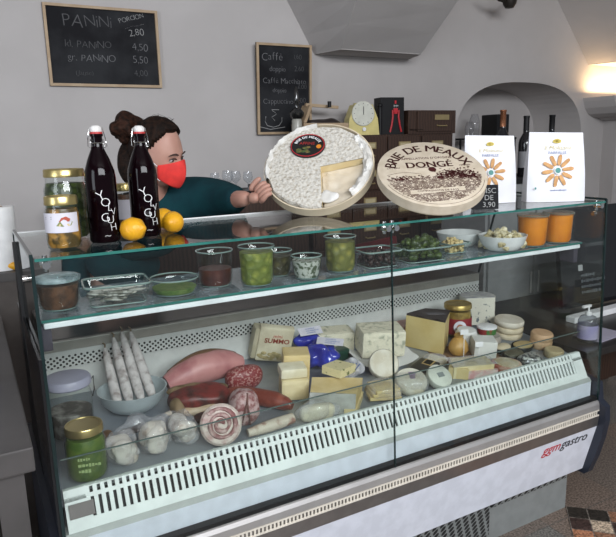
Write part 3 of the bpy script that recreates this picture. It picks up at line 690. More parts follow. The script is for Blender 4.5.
# ================================================================== ON THE GLASS SHELF
SZ2 = SZ + .0005
jl = jar('preserve_jar', 'round glass jar of brown pate under a glass lid, leftmost on the shelf', 'jar', (0.064, 0.178, SZ2), .046, .072, brown_c, .85, top_r=.051)
MB().lathe([(.053, .070), (.055, .073), (.055, .079), (.052, .081), (.040, .084), (.0001, .084)], seg=40).build('glass_lid', glass('lid_glass', (.8, .9, .92), 1.5, .1, film=.45, filmc=(.6, .72, .76)), jl)
def rect_box(name, label, loc, w_, d_, h_, content_fn, rz=0, lid=False):
    t = thing(name, label, 'glass container', loc, rz)
    mb = MB(); ins = .012
    def rr(w2, d2, z, r_=.018):
        pts = []
        for cx2, cy2, a0 in ((w2 / 2 - r_, d2 / 2 - r_, 0), (-w2 / 2 + r_, d2 / 2 - r_, 90), (-w2 / 2 + r_, -d2 / 2 + r_, 180), (w2 / 2 - r_, -d2 / 2 + r_, 270)):
            for i in range(5): a = deg(a0 + i * 22.5); pts.append((cx2 + r_ * math.cos(a), cy2 + r_ * math.sin(a), z))
        return pts
    rings = [[mb.bm.verts.new(p) for p in rr(w_ - 2 * ins, d_ - 2 * ins, 0)], [mb.bm.verts.new(p) for p in rr(w_ - ins, d_ - ins, h_ * .5)], [mb.bm.verts.new(p) for p in rr(w_, d_, h_)]]
    for a, b in zip(rings, rings[1:]):
        for i in range(20): f = mb.bm.faces.new((a[i], a[(i + 1) % 20], b[(i + 1) % 20], b[i])); f.smooth = True
    mb.bm.faces.new(rings[0]); mb.build('glass_body', glass_jar, t)
    p = rr(w_, d_, h_); MB().tube(p + [p[0]], .003, 6).build('glass_rim', glass_rim, t)
    p = rr(w_ - 2 * ins, d_ - 2 * ins, .003); MB().tube(p + [p[0]], .0018, 6).build('glass_base', glass_rim, t)
    content_fn(t, w_ - 2 * ins - .01, d_ - 2 * ins - .01, h_); return t
def fish_fill(t, w_, d_, h_):
    mb = MB(); rnd = random.Random(5)
    for i in range(34):
        x, y = rnd.uniform(-w_ / 2 * .8, w_ / 2 * .8), rnd.uniform(-d_ / 2 * .8, d_ / 2 * .8); a = rnd.uniform(-.7, .7)
        mb.blob((x, y, rnd.uniform(.01, h_ * .6)), (.055, .013, .008), .004, 40, rot=(rnd.uniform(-.3, .3), rnd.uniform(-.2, .2), a), seed=i, sub=2)
    mb.build('anchovy_filling', mat('anchovy', (.52, .50, .46), .35, c2=(.16, .15, .12), scale=50, lo=.45, hi=.6), t, kind='stuff')
rect_box('anchovy_box', 'rectangular glass box of silvery anchovies, second from the left on the shelf', (0.200, 0.165, SZ2), .158, .130, .052, fish_fill, deg(-6))
jc = jar('glass_dish', 'low round glass dish with green sauce, on the shelf beside the anchovies', 'glass dish', (0.352, 0.170, SZ2), .060, .042, mat('salsa_verde', (.09, .16, .03), .5, c2=(.16, .22, .06), scale=60), .42, top_r=.063)
jar('dried_tomato_jar', 'glass jar two-thirds full of dark red paste on the shelf', 'jar', (0.478, 0.195, SZ2), .046, .098, red_c, .50, top_r=.050)
jar('olive_jar', 'full wide glass jar of bright green olives on the shelf', 'jar', (0.580, 0.138, SZ2), .046, .108, olive_g, .86, top_r=.050)
jar('olive_jar', 'smaller glass jar of brownish olives half hidden behind the green olives', 'jar', (0.682, 0.215, SZ2), .039, .075, olive_b, .78, top_r=.043)
jar('glass_cup', 'short glass jar of white cheese with herbs on the shelf', 'jar', (0.733, 0.128, SZ2), .037, .066, herb_c, .82, top_r=.044)
jar('pickle_jar', 'glass jar of yellow-green pickled vegetables left of the pane joint', 'jar', (0.868, 0.160, SZ2), .046, .106, olive_y, .86, top_r=.048)
def lumps(mname, col, c2, size, n, hfac, top=1.0, seed=1, power=2.0):
    def fn(t, w_, d_, h_):
        mb = MB(); rnd = random.Random(seed)
        for i in range(n):
            x, y = rnd.uniform(-w_ / 2, w_ / 2) * .9, rnd.uniform(-d_ / 2, d_ / 2) * .9
            z = rnd.uniform(size * .5, max(size * .6, h_ * hfac * (1 - .6 * (abs(2 * x / w_) ** 2 + abs(2 * y / d_) ** 2) / 2)))
            s_ = size * rnd.uniform(.8, 1.25); mb.blob((x, y, z), (s_, s_ * .85, s_ * .8), size * .14, 2.2 / size, rot=(rnd.random() * 3, rnd.random() * 3, rnd.random() * 3), seed=i, sub=2, power=power)
        mb.build('filling', mat(mname, col, .45, c2=c2, scale=60, bump=.3), t, kind='stuff')
    return fn
rect_box('glass_box', 'rectangular glass box of dark purple olives crossing the pane joint', (1.000, 0.155, SZ2), .128, .115, .052, lumps('purple_olives', (.05, .022, .02), (.02, .01, .01), .018, 90, 1.0, seed=2), deg(-4))
rect_box('glass_box', 'wide shallow box heaped with small dark green gherkins', (1.172, 0.155, SZ2), .168, .130, .046, lumps('gherkins', (.075, .11, .022), (.02, .035, .008), .026, 120, 1.7, seed=3), deg(-4))
rect_box('glass_box', 'small clear tub of pale yellow shredded cheese on the shelf', (1.345, 0.190, SZ2), .105, .085, .034, lumps('shredded_cheese', (.62, .50, .26), (.5, .38, .17), .014, 120, 1.5, seed=4), deg(-4))
china = mat('white_china', (.74, .76, .76), .2, coat=.4)
def bowl(label, loc, r, h, name='china_bowl', m=None, group=None, cat='bowl'):
    t = thing(name, label, cat, loc, 0, group)
    MB().lathe([(.0001, 0), (r * .62, 0), (r * .70, .004), (r * .90, h * .45), (r, h * .96), (r * 1.01, h), (r * .97, h), (r * .86, h * .5), (r * .6, .010), (.0001, .008)], seg=48).build('bowl_body', m or china, t)
    return t
bowl('white china bowl behind the bowl of cheese chunks', (1.465, 0.292, SZ2), .082, .050, group='white bowls on the shelf')
bw = bowl('white china bowl heaped with pale cheese chunks', (1.518, 0.130, SZ2), .083, .052, group='white bowls on the shelf')
lumps('cheese_chunks', (.66, .60, .42), (.36, .30, .15), .019, 150, 1.35, seed=5, power=5)(bw, .125, .125, .052)
for lb, xx, yy in (('tub of bright orange spread under clear lid beside the cheese chunk bowl', 1.672, .135), ('tub of bright orange spread nearest the right end of the shelf', 1.800, .130)):
    t = jar('orange_spread_tub', lb, 'tub', (xx, yy, SZ2), .049, .110, orange_c, .95, top_r=.054, group='orange spread tubs')
    MB().lathe([(.056, .104), (.057, .110), (.055, .113), (.0001, .112)], seg=40).build('lid', glass('tub_lid', (.9, .85, .8), 1.5, .1, film=.12, filmc=(.8, .6, .4)), t)

# ================================================================== GOODS ON THE DECK
def dk(x, y, dz=0.0): return (x, y, deckz(y) + .001 + dz)
def rigid(name, label, cat, x, y, mbm, rz=0, dz=0, group=None, tilt=True):
    mb, m = mbm; o = mb.build(name, m, None, loc=dk(x, y, dz)); o.rotation_mode = 'ZYX'; o.rotation_euler = (DT if tilt else 0, 0, rz)
    return tag(o, label, cat, group)
# left: storage jar with clip lid, pesto jar, sausage end
t = jar('storage_jar', 'large clear storage jar with pale violet lid at the left end of the deck', 'jar', dk(.080, .355), .062, .150, mat('dark_slices', (.06, .05, .045), .5, c2=(.30, .28, .26), scale=22, lo=.45, hi=.6), .5, neck=.08, rim=False)
MB().lathe([(.060, .146), (.064, .150), (.064, .166), (.060, .172), (.045, .175), (.0001, .176)], seg=40).build('lid', mat('violet_lid', (.36, .36, .46), .45), t)
MB().tube([(.060, 0, .145), (.070, 0, .160), (.070, 0, .12), (.064, 0, .10)], .002, 6).build('wire_clip', chrome, t)
t = jar('pesto_jar', 'jar of bright green pesto with gold lid at the front left of the deck', 'jar', dk(.084, .136), .050, .142, pesto, .92, True, neck=.12)
marks([5, 7, 4], .012, mat('pesto_label', (.35, .45, .18), .6), t, Matrix.Translation((-.012, -.0515, .070)) @ Matrix.Rotation(deg(-15), 4, 'Z') @ Matrix.Rotation(PI / 2, 4, 'X'))
rigid('smoked_sausage', 'short brown smoked sausage lying between the storage jar and the bowl', 'sausage', .153, .262, (MB().blob((0, 0, .024), (.075, .036, .040), .005, 20, seed=2), mat('smoked', (.10, .05, .02), .5, c2=(.18, .10, .04), scale=30)), deg(60))
# bowl with four mould-white salamis
bl = bowl('blue-grey bowl holding the white salamis', dk(.272, .430), .104, .062, 'serving_bowl', mat('blue_grey_china', (.42, .48, .50), .3, coat=.2))
sal_m = mat('white_mould', (.56, .53, .52), .85, c2=(.26, .22, .21), scale=38, lo=.48, hi=.7, bump=.5)
tips = [(-.052, .215, .185), (-.030, .185, .20), (.0, .195, .215), (.030, .205, .20)]
for k, (x0_, z0_, x1_, z1_, lb) in enumerate(((-.052, .036, -.045, .160, 'leftmost'), (-.017, .034, -.015, .190, 'second from the left'), (.018, .034, .013, .205, 'third from the left'), (.053, .036, .041, .200, 'rightmost'))):
    p0 = Vector((x0_, -.035, z0_)); p1 = Vector((x1_, .150, z1_)); pts = [p0.lerp(p1, i / 8) + Vector((0, 0, -.006 * math.sin(PI * i / 8))) for i in range(9)]
    t = tag(MB().tube(pts, [.010, .0150, .0155, .0155, .0152, .0145, .013, .011, .005], 14).build('salami_stick', sal_m, None, loc=dk(.272, .430)), 'long white-moulded salami leaning in the bowl, ' + lb, 'salami', 'white salamis in the bowl')
    MB().tube([p1, p1 + Vector((.003, .008, .010)), p1 + Vector((-.003, .012, .016))], .003, 6).build('string_end', mat('twine', (.20, .15, .10), .9), t)
# wrapped white cheeses front left
pale = mat('pale_curd', (.60, .56, .50), .7, c2=(.30, .22, .18), scale=26, lo=.5, hi=.68, bump=.6)
brown_cord = mat('brown_paper', (.16, .10, .05), .8)
for k, (x, y, sx, sy, sz, rz, lb) in enumerate(((.175, .166, .074, .090, .070, .1, 'clear-wrapped pale salami ends nearest the pesto jar'), (.267, .168, .068, .092, .070, -.1, 'clear-wrapped pale piece in the middle of three in front of the bowl'), (.348, .185, .066, .092, .076, .2, 'clear-wrapped pale piece beside the rolled pancetta'))):
    t = thing('wrapped_piece', lb, 'wrapped food', dk(x, y), rz, 'wrapped pieces in front of the bowl', rot=(DT, 0, rz))
    MB().blob((0, 0, sz * .45), (sx * .9, sy * .8, sz * .85), .022, 22, seed=k, power=4).build('pale_piece', pale, t)
    MB().blob((0, 0, sz * .52), (sx * 1.08, sy * 1.05, sz * 1.1), .020, 34, seed=k + 9, power=2.6, sub=5).build('clear_film', wrap, t)
t = thing('plastic_bag', 'crumpled clear plastic bag with dark slices lying against the bowl', 'plastic bag', dk(.255, .272, .012), deg(6))
MB().blob((0, 0, .03), (.15, .060, .035), .030, 22, seed=21, sub=5).build('plastic_film', wrap, t)
MB().blob((-.02, 0, .020), (.10, .04, .018), .006, 30, seed=3).build('dark_slices', mat('slices', (.10, .08, .08), .5), t)
# cooked ham
t = thing('ham_piece', 'large pink cooked ham with brown rind along the back wall', 'ham', dk(.512, .455), 0, rot=(DT, 0, deg(2))); t.scale = (.88, .9, .9)
mb = MB(); pts = []
for i in range(17):
    f = i / 16; pts.append(Vector((-.145 + .30 * f, .01 * math.sin(3 * f), .052 + .030 * math.sin(PI * f * .8))))
mb.tube(pts, [.010 + .046 * (math.sin(PI * min(1, (i / 16 * .86 + .07))) ** .55) for i in range(17)], 24)
for v in mb.bm.verts: v.co += Vector((0, 0, 1)) * .006 * noise.noise(v.co * 16)
mb.build('ham_meat', mat('ham_pink', (.52, .24, .23), .45, c2=(.34, .11, .12), scale=11, lo=.42, hi=.68), t)
mb = MB(); mb.tube([p + Vector((0, .022, .028 if i not in (0, 16) else .006)) for i, p in enumerate(pts)], [.004 + .026 * math.sin(PI * i / 16) for i in range(17)], 16); mb.build('ham_rind', mat('rind_brown', (.16, .085, .045), .5), t)
# speck
t = thing('speck_piece', 'dark red cut piece of speck with a fat edge, in front of the ham', 'cured ham', dk(.452, .338), 0, rot=(DT, 0, deg(-14)))
MB().blob((0, 0, .036), (.19, .10, .062), .012, 14, seed=8, power=3).build('speck_meat', mat('speck_red', (.17, .022, .018), .45, c2=(.05, .014, .011), scale=26, lo=.42, hi=.62, bump=.4), t)
MB().blob((-.006, -.048, .020), (.20, .026, .030), .008, 22, seed=4).build('fat_edge', mat('fat', (.52, .42, .30), .5, c2=(.42, .30, .19), scale=30), t)
MB().blob((0, .030, .050), (.20, .05, .045), .010, 20, seed=5).build('smoked_crust', mat('crust', (.13, .085, .04), .7, c2=(.22, .15, .08), scale=30), t)
MB().blob((-.065, -.035, .030), (.05, .05, .055), .012, 22, seed=15).build('crust_end', MATS['crust'], t)
# salami cut face
sal_face = mat('salami_face', (.20, .022, .025), .45, c2=(.40, .22, .20), scale=150, lo=.50, hi=.60)
t = thing('salami_piece', 'half salami with speckled dark red cut face beside the ham', 'salami', dk(.626, .392), 0, rot=(DT, 0, 0))
MB().blob((0, 0, .048), (.128, .075, .088), .006, 14, seed=3, power=2.3).build('salami_body', sal_face, t)
# long dried meat
t = thing('dried_sausage', 'long dark red dried sausage ending in a cut tip, below the salami', 'sausage', dk(.630, .276), 0, rot=(DT, 0, deg(-30)))
MB().tube([(-.10, .03, .030), (-.05, .02, .034), (0, .0, .036), (.05, -.012, .034), (.085, -.03, .032), (.105, -.040, .030)], [.020, .026, .027, .027, .022, .012], 18).build('sausage_body', mat('dried_red', (.17, .035, .022), .4, c2=(.26, .07, .045), scale=26, lo=.45, hi=.62, coat=.2), t)
# netted salami
t = thing('tied_salami', 'stubby mould-dusted salami tied with string, standing behind the vent', 'salami', dk(.545, .205), 0, rot=(DT, 0, deg(-15)))
MB().blob((0, 0, .056), (.094, .10, .108), .008, 18, seed=5, power=2.4).build('salami_body', mat('dusty_salami', (.48, .34, .33), .7, c2=(.22, .07, .07), scale=55, lo=.45, hi=.62, bump=.4), t)
MB().tube([(-.010, -.047, .03), (-.006, -.053, .06), (.004, -.046, .09), (.008, -.02, .108)], .0035, 6).tube([(.012, -.047, .02), (.010, -.053, .05), (.004, -.046, .09)], .003, 6).build('string', mat('net_string', (.14, .06, .05), .8), t)
# pancetta roll
t = thing('pancetta_roll', 'round slice of rolled pancetta with spiral fat, front row', 'pancetta', dk(.445, .135), 0, rot=(DT, 0, deg(-15)))
Mp = Matrix.Translation((0, -.022, .048)) @ Matrix.Rotation(deg(60), 4, 'X')
MB().lathe([(.0001, -.05), (.050, -.048), (.058, -.03), (.058, -.006), (.052, 0), (.0001, .001)], M=Mp, seg=36).build('pancetta_fat', mat('pancetta_fat', (.60, .50, .45), .5, c2=(.38, .22, .21), scale=40, lo=.48, hi=.7), t)
mb = MB(); sp = [Mp @ Vector((r_ * math.cos(a), r_ * math.sin(a), .0015)) for a, r_ in [(i * .3, .006 + .040 * i / 50) for i in range(51)]]; mb.tube(sp, [.004 + .0035 * abs(math.sin(i * .33)) for i in range(51)], 6)
mb.build('meat_spiral', mat('pancetta_meat', (.27, .10, .10), .5, c2=(.50, .34, .32), scale=45, lo=.45, hi=.65), t)
rigid('fat_strip', 'long pale strip of lard lying along the vent', 'lard', .600, .118, (MB().tube([(-.075, -.018, .016), (-.03, -.005, .02), (.02, .014, .022), (.065, .032, .024)], [.012, .017, .018, .016], 14), mat('lard', (.60, .52, .43), .5, c2=(.32, .18, .14), scale=34, lo=.5, hi=.66, bump=.5)), deg(-18))
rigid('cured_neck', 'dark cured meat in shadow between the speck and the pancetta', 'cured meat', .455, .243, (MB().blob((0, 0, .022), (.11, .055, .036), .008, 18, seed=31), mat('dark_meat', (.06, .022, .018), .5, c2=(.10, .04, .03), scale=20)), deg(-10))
# sandwich bread pack
cream = mat('cream_pack', (.72, .67, .50), .45, c2=(.54, .48, .34), scale=9, bump=.2)
t = thing('sandwich_pack', 'cream package with red SUMMO lettering leaning on the perforated back wall', 'package', dk(.800, .545), 0, rot=(deg(16), deg(6), deg(-18)))
MB().box((0, 0, .072), (.125, .030, .140), bev=.008).build('cream_sleeve', cream, t)
MB().box((-.052, .018, .066), (.06, .05, .125), rot=(0, 0, .1), bev=.01).build('side_fold', mat('side_fold', (.44, .40, .28), .5, c2=(.52, .47, .34), scale=14), t)
text('mini', .020, red_ink, t, Matrix.Translation((.005, -.0158, .108)) @ Matrix.Rotation(PI / 2, 4, 'X'), ext=.0002); text('SUMMO', .026, mat('red_brown_ink', (.28, .05, .03), .5), t, Matrix.Translation((.005, -.0158, .088)) @ Matrix.Rotation(PI / 2, 4, 'X'), ext=.0003, offset=.0006)
mb = MB(); rnd = random.Random(9)
for i in range(16): mb.blob((rnd.uniform(-.05, .055), -.0158, rnd.uniform(.012, .040)), (.022, .002, .014), .002, 50, sub=2, seed=i)
mb.build('printed_food', mat('printed_food', (.33, .28, .12), .6, c2=(.52, .42, .22), scale=60), t)
# blue wrapped cheese with labels
t = thing('blue_wrapped_cheese', 'soft cheese in crinkled bright blue foil with two white labels', 'cheese', dk(.945, .428), 0, rot=(DT, 0, deg(-12)))
MB().blob((0, 0, .040), (.130, .11, .085), .026, 26, seed=12, sub=5, power=2.6).build('blue_foil', mat('blue_foil', (.025, .03, .30), .25, c2=(.04, .06, .45), scale=16, coat=.5), t)
MB().blob((-.03, .07, .070), (.10, .05, .05), .014, 26, seed=13, sub=4).build('blue_foil', MATS['blue_foil'], t)
for (x, y, z, a, w_, tl) in ((.022, -.028, .096, -.45, .095, .35), (-.030, .045, .112, .15, .090, .5)):
    Ml = Matrix.Translation((x, y, z)) @ Matrix.Rotation(a, 4, 'Z') @ Matrix.Rotation(tl, 4, 'X')
    lb_ = MB().merge(MB().box((0, 0, 0), (w_, .036, .001)).bm, Ml).build('paper_label', lab_white, t)
    marks([9, 12, 8], .007, greyp, lb_, Ml @ Matrix.Translation((0, .009, .001)))
blue_ch = mat('blue_cheese', (.68, .64, .50), .6, c2=(.36, .37, .28), scale=48, lo=.54, hi=.68, bump=.6)
rigid('gorgonzola_piece', 'pale blue-veined cheese block in the back row above the blue foil', 'cheese', 1.055, .540, (MB().box((0, 0, .045), (.16, .09, .085), bev=.014), blue_ch), deg(-14))
rigid('dark_green_pack', 'dark green packet lying behind the labelled blue foil', 'package', 1.040, .455, (MB().box((0, 0, .022), (.06, .05, .045), bev=.012), mat('dark_green', (.01, .045, .03), .35)), deg(10))
# stacked pieces
y_ch = mat('yellow_cheese', (.68, .54, .28), .5, c2=(.60, .45, .20), scale=14, bump=.3)
y_ch2 = mat('pale_yellow_cheese', (.72, .62, .38), .5, c2=(.62, .51, .28), scale=16, bump=.4)
rnd_rind = mat('pale_rind', (.60, .56, .44), .6, c2=(.50, .45, .33), scale=14)
rigid('cheese_block', 'yellow cheese block at the back of the piled cheese pieces', 'cheese', .800, .355, (MB().box((0, 0, .062), (.09, .075, .122), bev=.008), y_ch), deg(-22), group='piled cheese pieces')
rigid('cheese_block', 'lower cut cheese piece with small holes at the front of the pile', 'cheese', .756, .283, (MB().box((0, 0, .036), (.092, .070, .070), bev=.012), y_ch2), deg(-18), group='piled cheese pieces')
rigid('cheese_block', 'whitish cheese piece lying on top of the lower piece in the pile', 'cheese', .754, .284, (MB().box((0, 0, .016), (.088, .062, .034), bev=.010), mat('whitish_cheese', (.76, .71, .55), .5, c2=(.66, .60, .42), scale=20, bump=.5)), deg(-14), dz=.073, group='piled cheese pieces')
# big wedge with herb cheese on it
def wedge(w_, d_, h_, taper=.25): return [(-w_ / 2, d_ / 2, 0), (-w_ / 2 * 1.0, -d_ / 2, 0), (w_ / 2, -d_ / 2 * .6, 0), (w_ / 2 * .9, d_ / 2, 0)]
t = thing('cheese_wedge', 'wide flat yellow cheese wedge in front with a pale grey rind side', 'cheese', dk(.845, .170), 0, rot=(DT, 0, deg(-24)))
MB().prism([(-.085, -.050, .002), (.055, -.065, .002), (.095, .045, .002), (-.070, .055, .002)], (0, 0, .070)).build('paste', y_ch, t)
MB().prism([(-.087, -.053, .002), (.055, -.068, .002), (.055, -.064, .002), (-.085, -.049, .002)], (0, 0, .071)).build('rind_side', mat('grey_rind', (.46, .46, .43), .7, c2=(.38, .38, .35), scale=30), t)
MB().prism([(.02, -.069, .0), (.060, -.070, .0), (.100, .045, .0), (.09, .05, .0)], (0, 0, .022)).build('lower_rind', y_ch2, t)
rigid('herb_cheese_piece', 'small cheese slab flecked with green herbs lying on the yellow wedge', 'cheese', .890, .215, (MB().prism([(-.052, .02, 0), (-.010, -.036, 0), (.058, -.004, 0), (.01, .046, 0)], (0, 0, .028)), mat('herb_cheese', (.62, .55, .32), .5, c2=(.10, .13, .04), scale=55, lo=.60, hi=.66)), deg(-8), dz=.077)
t = thing('wrapped_cheese_round', 'film-wrapped pale cheese half leaning in front of the yellow wedge', 'wrapped cheese', dk(.745, .108), 0, rot=(DT, 0, deg(-12)))
MB().blob((0, 0, .028), (.11, .035, .055), .004, 14, seed=41, power=3).build('pale_piece', rnd_rind, t)
MB().blob((0, 0, .032), (.135, .050, .066), .016, 24, seed=42).build('clear_film', wrap, t)
t = thing('wrapped_cheese_slices', 'low film-wrapped cheese slices right of the yellow wedge', 'wrapped cheese', dk(1.012, .140), 0, rot=(DT, 0, deg(-20)))
for i in range(3): MB().box((0, 0, .010 + i * .013), (.105 - .01 * i, .075, .011), rot=(0, 0, .1 * i), bev=.003).build('slice', y_ch, t)
MB().blob((0, 0, .026), (.116, .09, .055), .010, 26, seed=43, power=3).build('clear_film', wrap, t)
# white paper sheet and the big gorgonzola
sheet = MB(); G = 10; vs = {}
for i in range(G + 1):
    for k in range(G + 1): vs[i, k] = sheet.bm.verts.new((-.115 + .23 * i / G, -.085 + .17 * k / G, .004 + .030 * abs(i / G * 2 - 1) ** 2.5 + .004 * noise.noise(Vector((i * .5, k * .5, 0)))))
for i in range(G):
    for k in range(G): f = sheet.bm.faces.new((vs[i, k], vs[i + 1, k], vs[i + 1, k + 1], vs[i, k + 1])); f.smooth = True
rigid('paper_sheet', 'white sheet of paper under the large blue-veined block', 'paper', 1.175, .385, (sheet, paper), deg(-8))
rigid('gorgonzola_block', 'large blue-veined cheese block standing on the white paper sheet', 'cheese', 1.185, .405, (MB().box((0, 0, .052), (.165, .115, .100), bev=.012), blue_ch), deg(-18), dz=.020)
rigid('ham_packet', 'pink sliced ham packet at the back wall beside the dark-topped wedge', 'package', 1.385, .545, (MB().box((0, 0, .024), (.13, .08, .048), bev=.010), mat('pink_slices', (.50, .27, .22), .4, c2=(.42, .2, .17), scale=20)), deg(0))
t = thing('wrapped_sausage', 'grey film-wrapped cold cut behind the block on the paper sheet', 'wrapped food', dk(1.262, .555), 0, rot=(DT, 0, 0))
MB().blob((0, 0, .034), (.10, .05, .055), .006, 16, seed=51).build('cold_cut', mat('cold_cut', (.22, .16, .18), .5), t); MB().blob((0, 0, .036), (.12, .062, .068), .018, 24, seed=52).build('clear_film', wrap_milky, t)
# zip bag with blue stripes
t = thing('zip_bag', 'clear zip bag with blue stripes standing by the white paper sheet', 'plastic bag', dk(.985, .302), 0, rot=(deg(20), 0, deg(-30)))
MB().blob((0, 0, .045), (.085, .050, .095), .020, 20, seed=61).build('plastic_film', wrap_milky, t)
MB().blob((0, 0, .035), (.060, .032, .060), .008, 20, seed=62).build('white_cheese', pale, t)
mb = MB()
for i in range(4): mb.box((-.018 + i * .011, -.028, .075), (.0028, .001, .034), rot=(.1, .35, 0))
mb.build('blue_stripe', mat('stripe_blue', (.06, .12, .35), .4), t)
# soft cheeses at the pane joint
white_r = mat('white_rind', (.62, .59, .50), .7, c2=(.52, .47, .36), scale=24, bump=.4)
t = thing('camembert_half', 'half camembert standing on its cut, behind the pane joint', 'cheese', dk(1.085, .245), 0, rot=(DT, 0, deg(-30)))
MB().lathe([(.0001, 0), (.048, .001), (.052, .008), (.052, .030), (.048, .036), (.0001, .037)], M=Matrix.Translation((0, .01, .050)) @ Matrix.Rotation(deg(50), 4, 'X'), seg=32).build('rind', white_r, t)
MB().box((0, -.022, .050), (.066, .02, .030), rot=(deg(-30), 0, 0), bev=.008).build('soft_paste', paste, t)
t = thing('wrapped_camembert', 'film-wrapped round soft cheese with purple label in front of the camembert', 'wrapped cheese', dk(1.128, .145), 0, rot=(DT, 0, deg(-30)))
MB().lathe([(.0001, 0), (.050, .001), (.054, .006), (.054, .024), (.050, .029), (.0001, .030)], M=Matrix.Translation((0, .0, .012)) @ Matrix.Rotation(deg(22), 4, 'X'), seg=32).build('rind', white_r, t)
MB().box((.012, .006, .046), (.036, .030, .001), rot=(deg(22), 0, .2)).build('purple_label', mat('purple_label', (.24, .17, .26), .5), t)
MB().blob((0, 0, .030), (.116, .112, .055), .012, 22, seed=71, power=2.6).build('clear_film', wrap, t)
t = thing('wrapped_cheese_triangle', 'small film-wrapped cheese triangle left of the pane joint at the vent', 'wrapped cheese', dk(1.330, .262), 0, rot=(DT, 0, deg(-10)))
MB().prism([(-.045, -.018, .002), (.045, -.018, .002), (.0, .035, .002)], (0, 0, .026)).build('pale_piece', rnd_rind, t); MB().blob((0, .004, .018), (.10, .06, .035), .010, 26, seed=72).build('clear_film', wrap, t)
t = thing('black_label_pack', 'packet with black label and gold frame lying before the dark-topped wedge', 'package', dk(1.245, .215), 0, rot=(DT, 0, deg(28)))
MB().box((0, 0, .020), (.11, .075, .038), bev=.010).build('black_sleeve', mat('black_sleeve', (.02, .02, .02), .35, c2=(.12, .12, .12), scale=30, lo=.6, hi=.7), t)
MB().box((.025, -.004, .0402), (.046, .036, .001)).build('gold_frame', mat('frame_gold', (.48, .34, .14), .5), t); MB().box((.025, -.004, .0412), (.036, .026, .001)).build('black_label', black, t)
t = thing('small_white_cheese', 'small round white cheese with stamped centre next to the vent', 'cheese', dk(1.232, .125), 0, rot=(DT, 0, 0))
Mw = Matrix.Translation((0, 0, .022)) @ Matrix.Rotation(deg(32), 4, 'X')
MB().lathe([(.0001, -.012), (.042, -.010), (.046, 0), (.044, .014), (.038, .018), (.0001, .019)], M=Mw, seg=32).build('cheese_round', mat('white_cheese', (.66, .67, .60), .6), t)
MB().box((0, 0, .0195), (.026, .018, .001)).build('stamp', mat('stamp_grey', (.25, .27, .27), .6), t).matrix_basis = Mw
# dark-topped wedge
t = thing('aged_cheese_wedge', 'tall yellow wedge of aged cheese with a black rind top', 'cheese', dk(1.422, .375, .004), 0, rot=(DT * .6, 0, 0))
tri = [(-.085, .070, 0), (-.012, -.072, 0), (.092, .020, 0), (.02, .085, 0)]
MB().prism(tri, (0, 0, .128)).build('paste', mat('aged_paste', (.60, .48, .22), .5, c2=(.52, .39, .15), scale=8), t)
MB().prism([(p[0] * .995 + .001, p[1] * .995, .128) for p in tri], (0, 0, .008)).build('black_rind', mat('black_rind', (.022, .015, .015), .35, c2=(.05, .04, .04), scale=24), t)
MB().box((.012, .012, .1365), (.07, .022, .001), rot=(0, 0, -.5)).build('rind_label', mat('rind_label', (.12, .11, .12), .5), t)
# pear-shaped cheese with pick
def pick(parent, x, y, z0, z1):
    MB().cyl((x, y, z0), (x, y, z1), .0014, seg=8).build('tag_stem', white, parent); MB().box((x, y - .001, z1 + .009), (.030, .002, .020), bev=.0008).build('tag_plate', white, parent)
t = thing('pear_shaped_cheese', 'golden pear-shaped smoked cheese beside the dark-topped wedge', 'cheese', dk(1.470, .285), 0)
MB().lathe([(.0001, 0), (.026, .004), (.038, .022), (.036, .042), (.024, .062), (.015, .070), (.018, .078), (.012, .086), (.0001, .088)], seg=28).build('cheese_body', mat('smoked_gold', (.50, .30, .09), .4, c2=(.40, .22, .06), scale=12), t)
pk = thing('price_pick', 'white price pick stuck in front of the pear-shaped cheese', 'price tag', dk(1.455, .240), deg(-25)); pick(pk, 0, 0, 0, .100)
pk = thing('price_pick', 'white price pick in front of the square white cheese', 'price tag', dk(1.497, .205), deg(-25)); pick(pk, 0, 0, 0, .058)
sqw = mat('fresh_white', (.66, .66, .62), .5)
rigid('white_cheese_block', 'square block of fresh white cheese near the picks', 'cheese', 1.555, .245, (MB().box((0, 0, .034), (.085, .075, .066), bev=.004), sqw), deg(-30))
rigid('ricotta_round', 'small round white ricotta behind the square white cheese', 'cheese', 1.560, .345, (MB().lathe([(.0001, 0), (.038, 0), (.043, .05), (.036, .066), (.0001, .068)]), mat('ricotta', (.68, .68, .66), .6)), 0)
# tall golden-lid jar with red label
t = jar('preserve_jar', 'big jar of golden preserve with red and white label in the back row', 'jar', dk(1.600, .435), .056, .135, mat('golden_preserve', (.34, .22, .05), .3, c2=(.20, .12, .03), scale=40), .9, True, lidm=mat('amber_lid', (.42, .31, .10), .35, .6, c2=(.30, .2, .06), scale=30), neck=.06, lab=(mat('red_label', (.25, .02, .03), .5), .015, .080, deg(-200), deg(20)))
o = MB().lathe([(.0001, 0), (.026, 0), (.026, .001), (.0001, .001)], M=Matrix.Rotation(deg(-32), 4, 'Z') @ Matrix.Translation((0, -.0585, .048)) @ Matrix.Rotation(PI / 2, 4, 'X'), seg=24).build('label_badge', lab_white, t)
o = MB().lathe([(.0001, 0), (.013, 0), (.013, .001), (.0001, .001)], M=Matrix.Rotation(deg(-32), 4, 'Z') @ Matrix.Translation((0, -.0598, .048)) @ Matrix.Rotation(PI / 2, 4, 'X'), seg=24).build('label_badge', mat('badge_brown', (.35, .14, .07), .5), t)
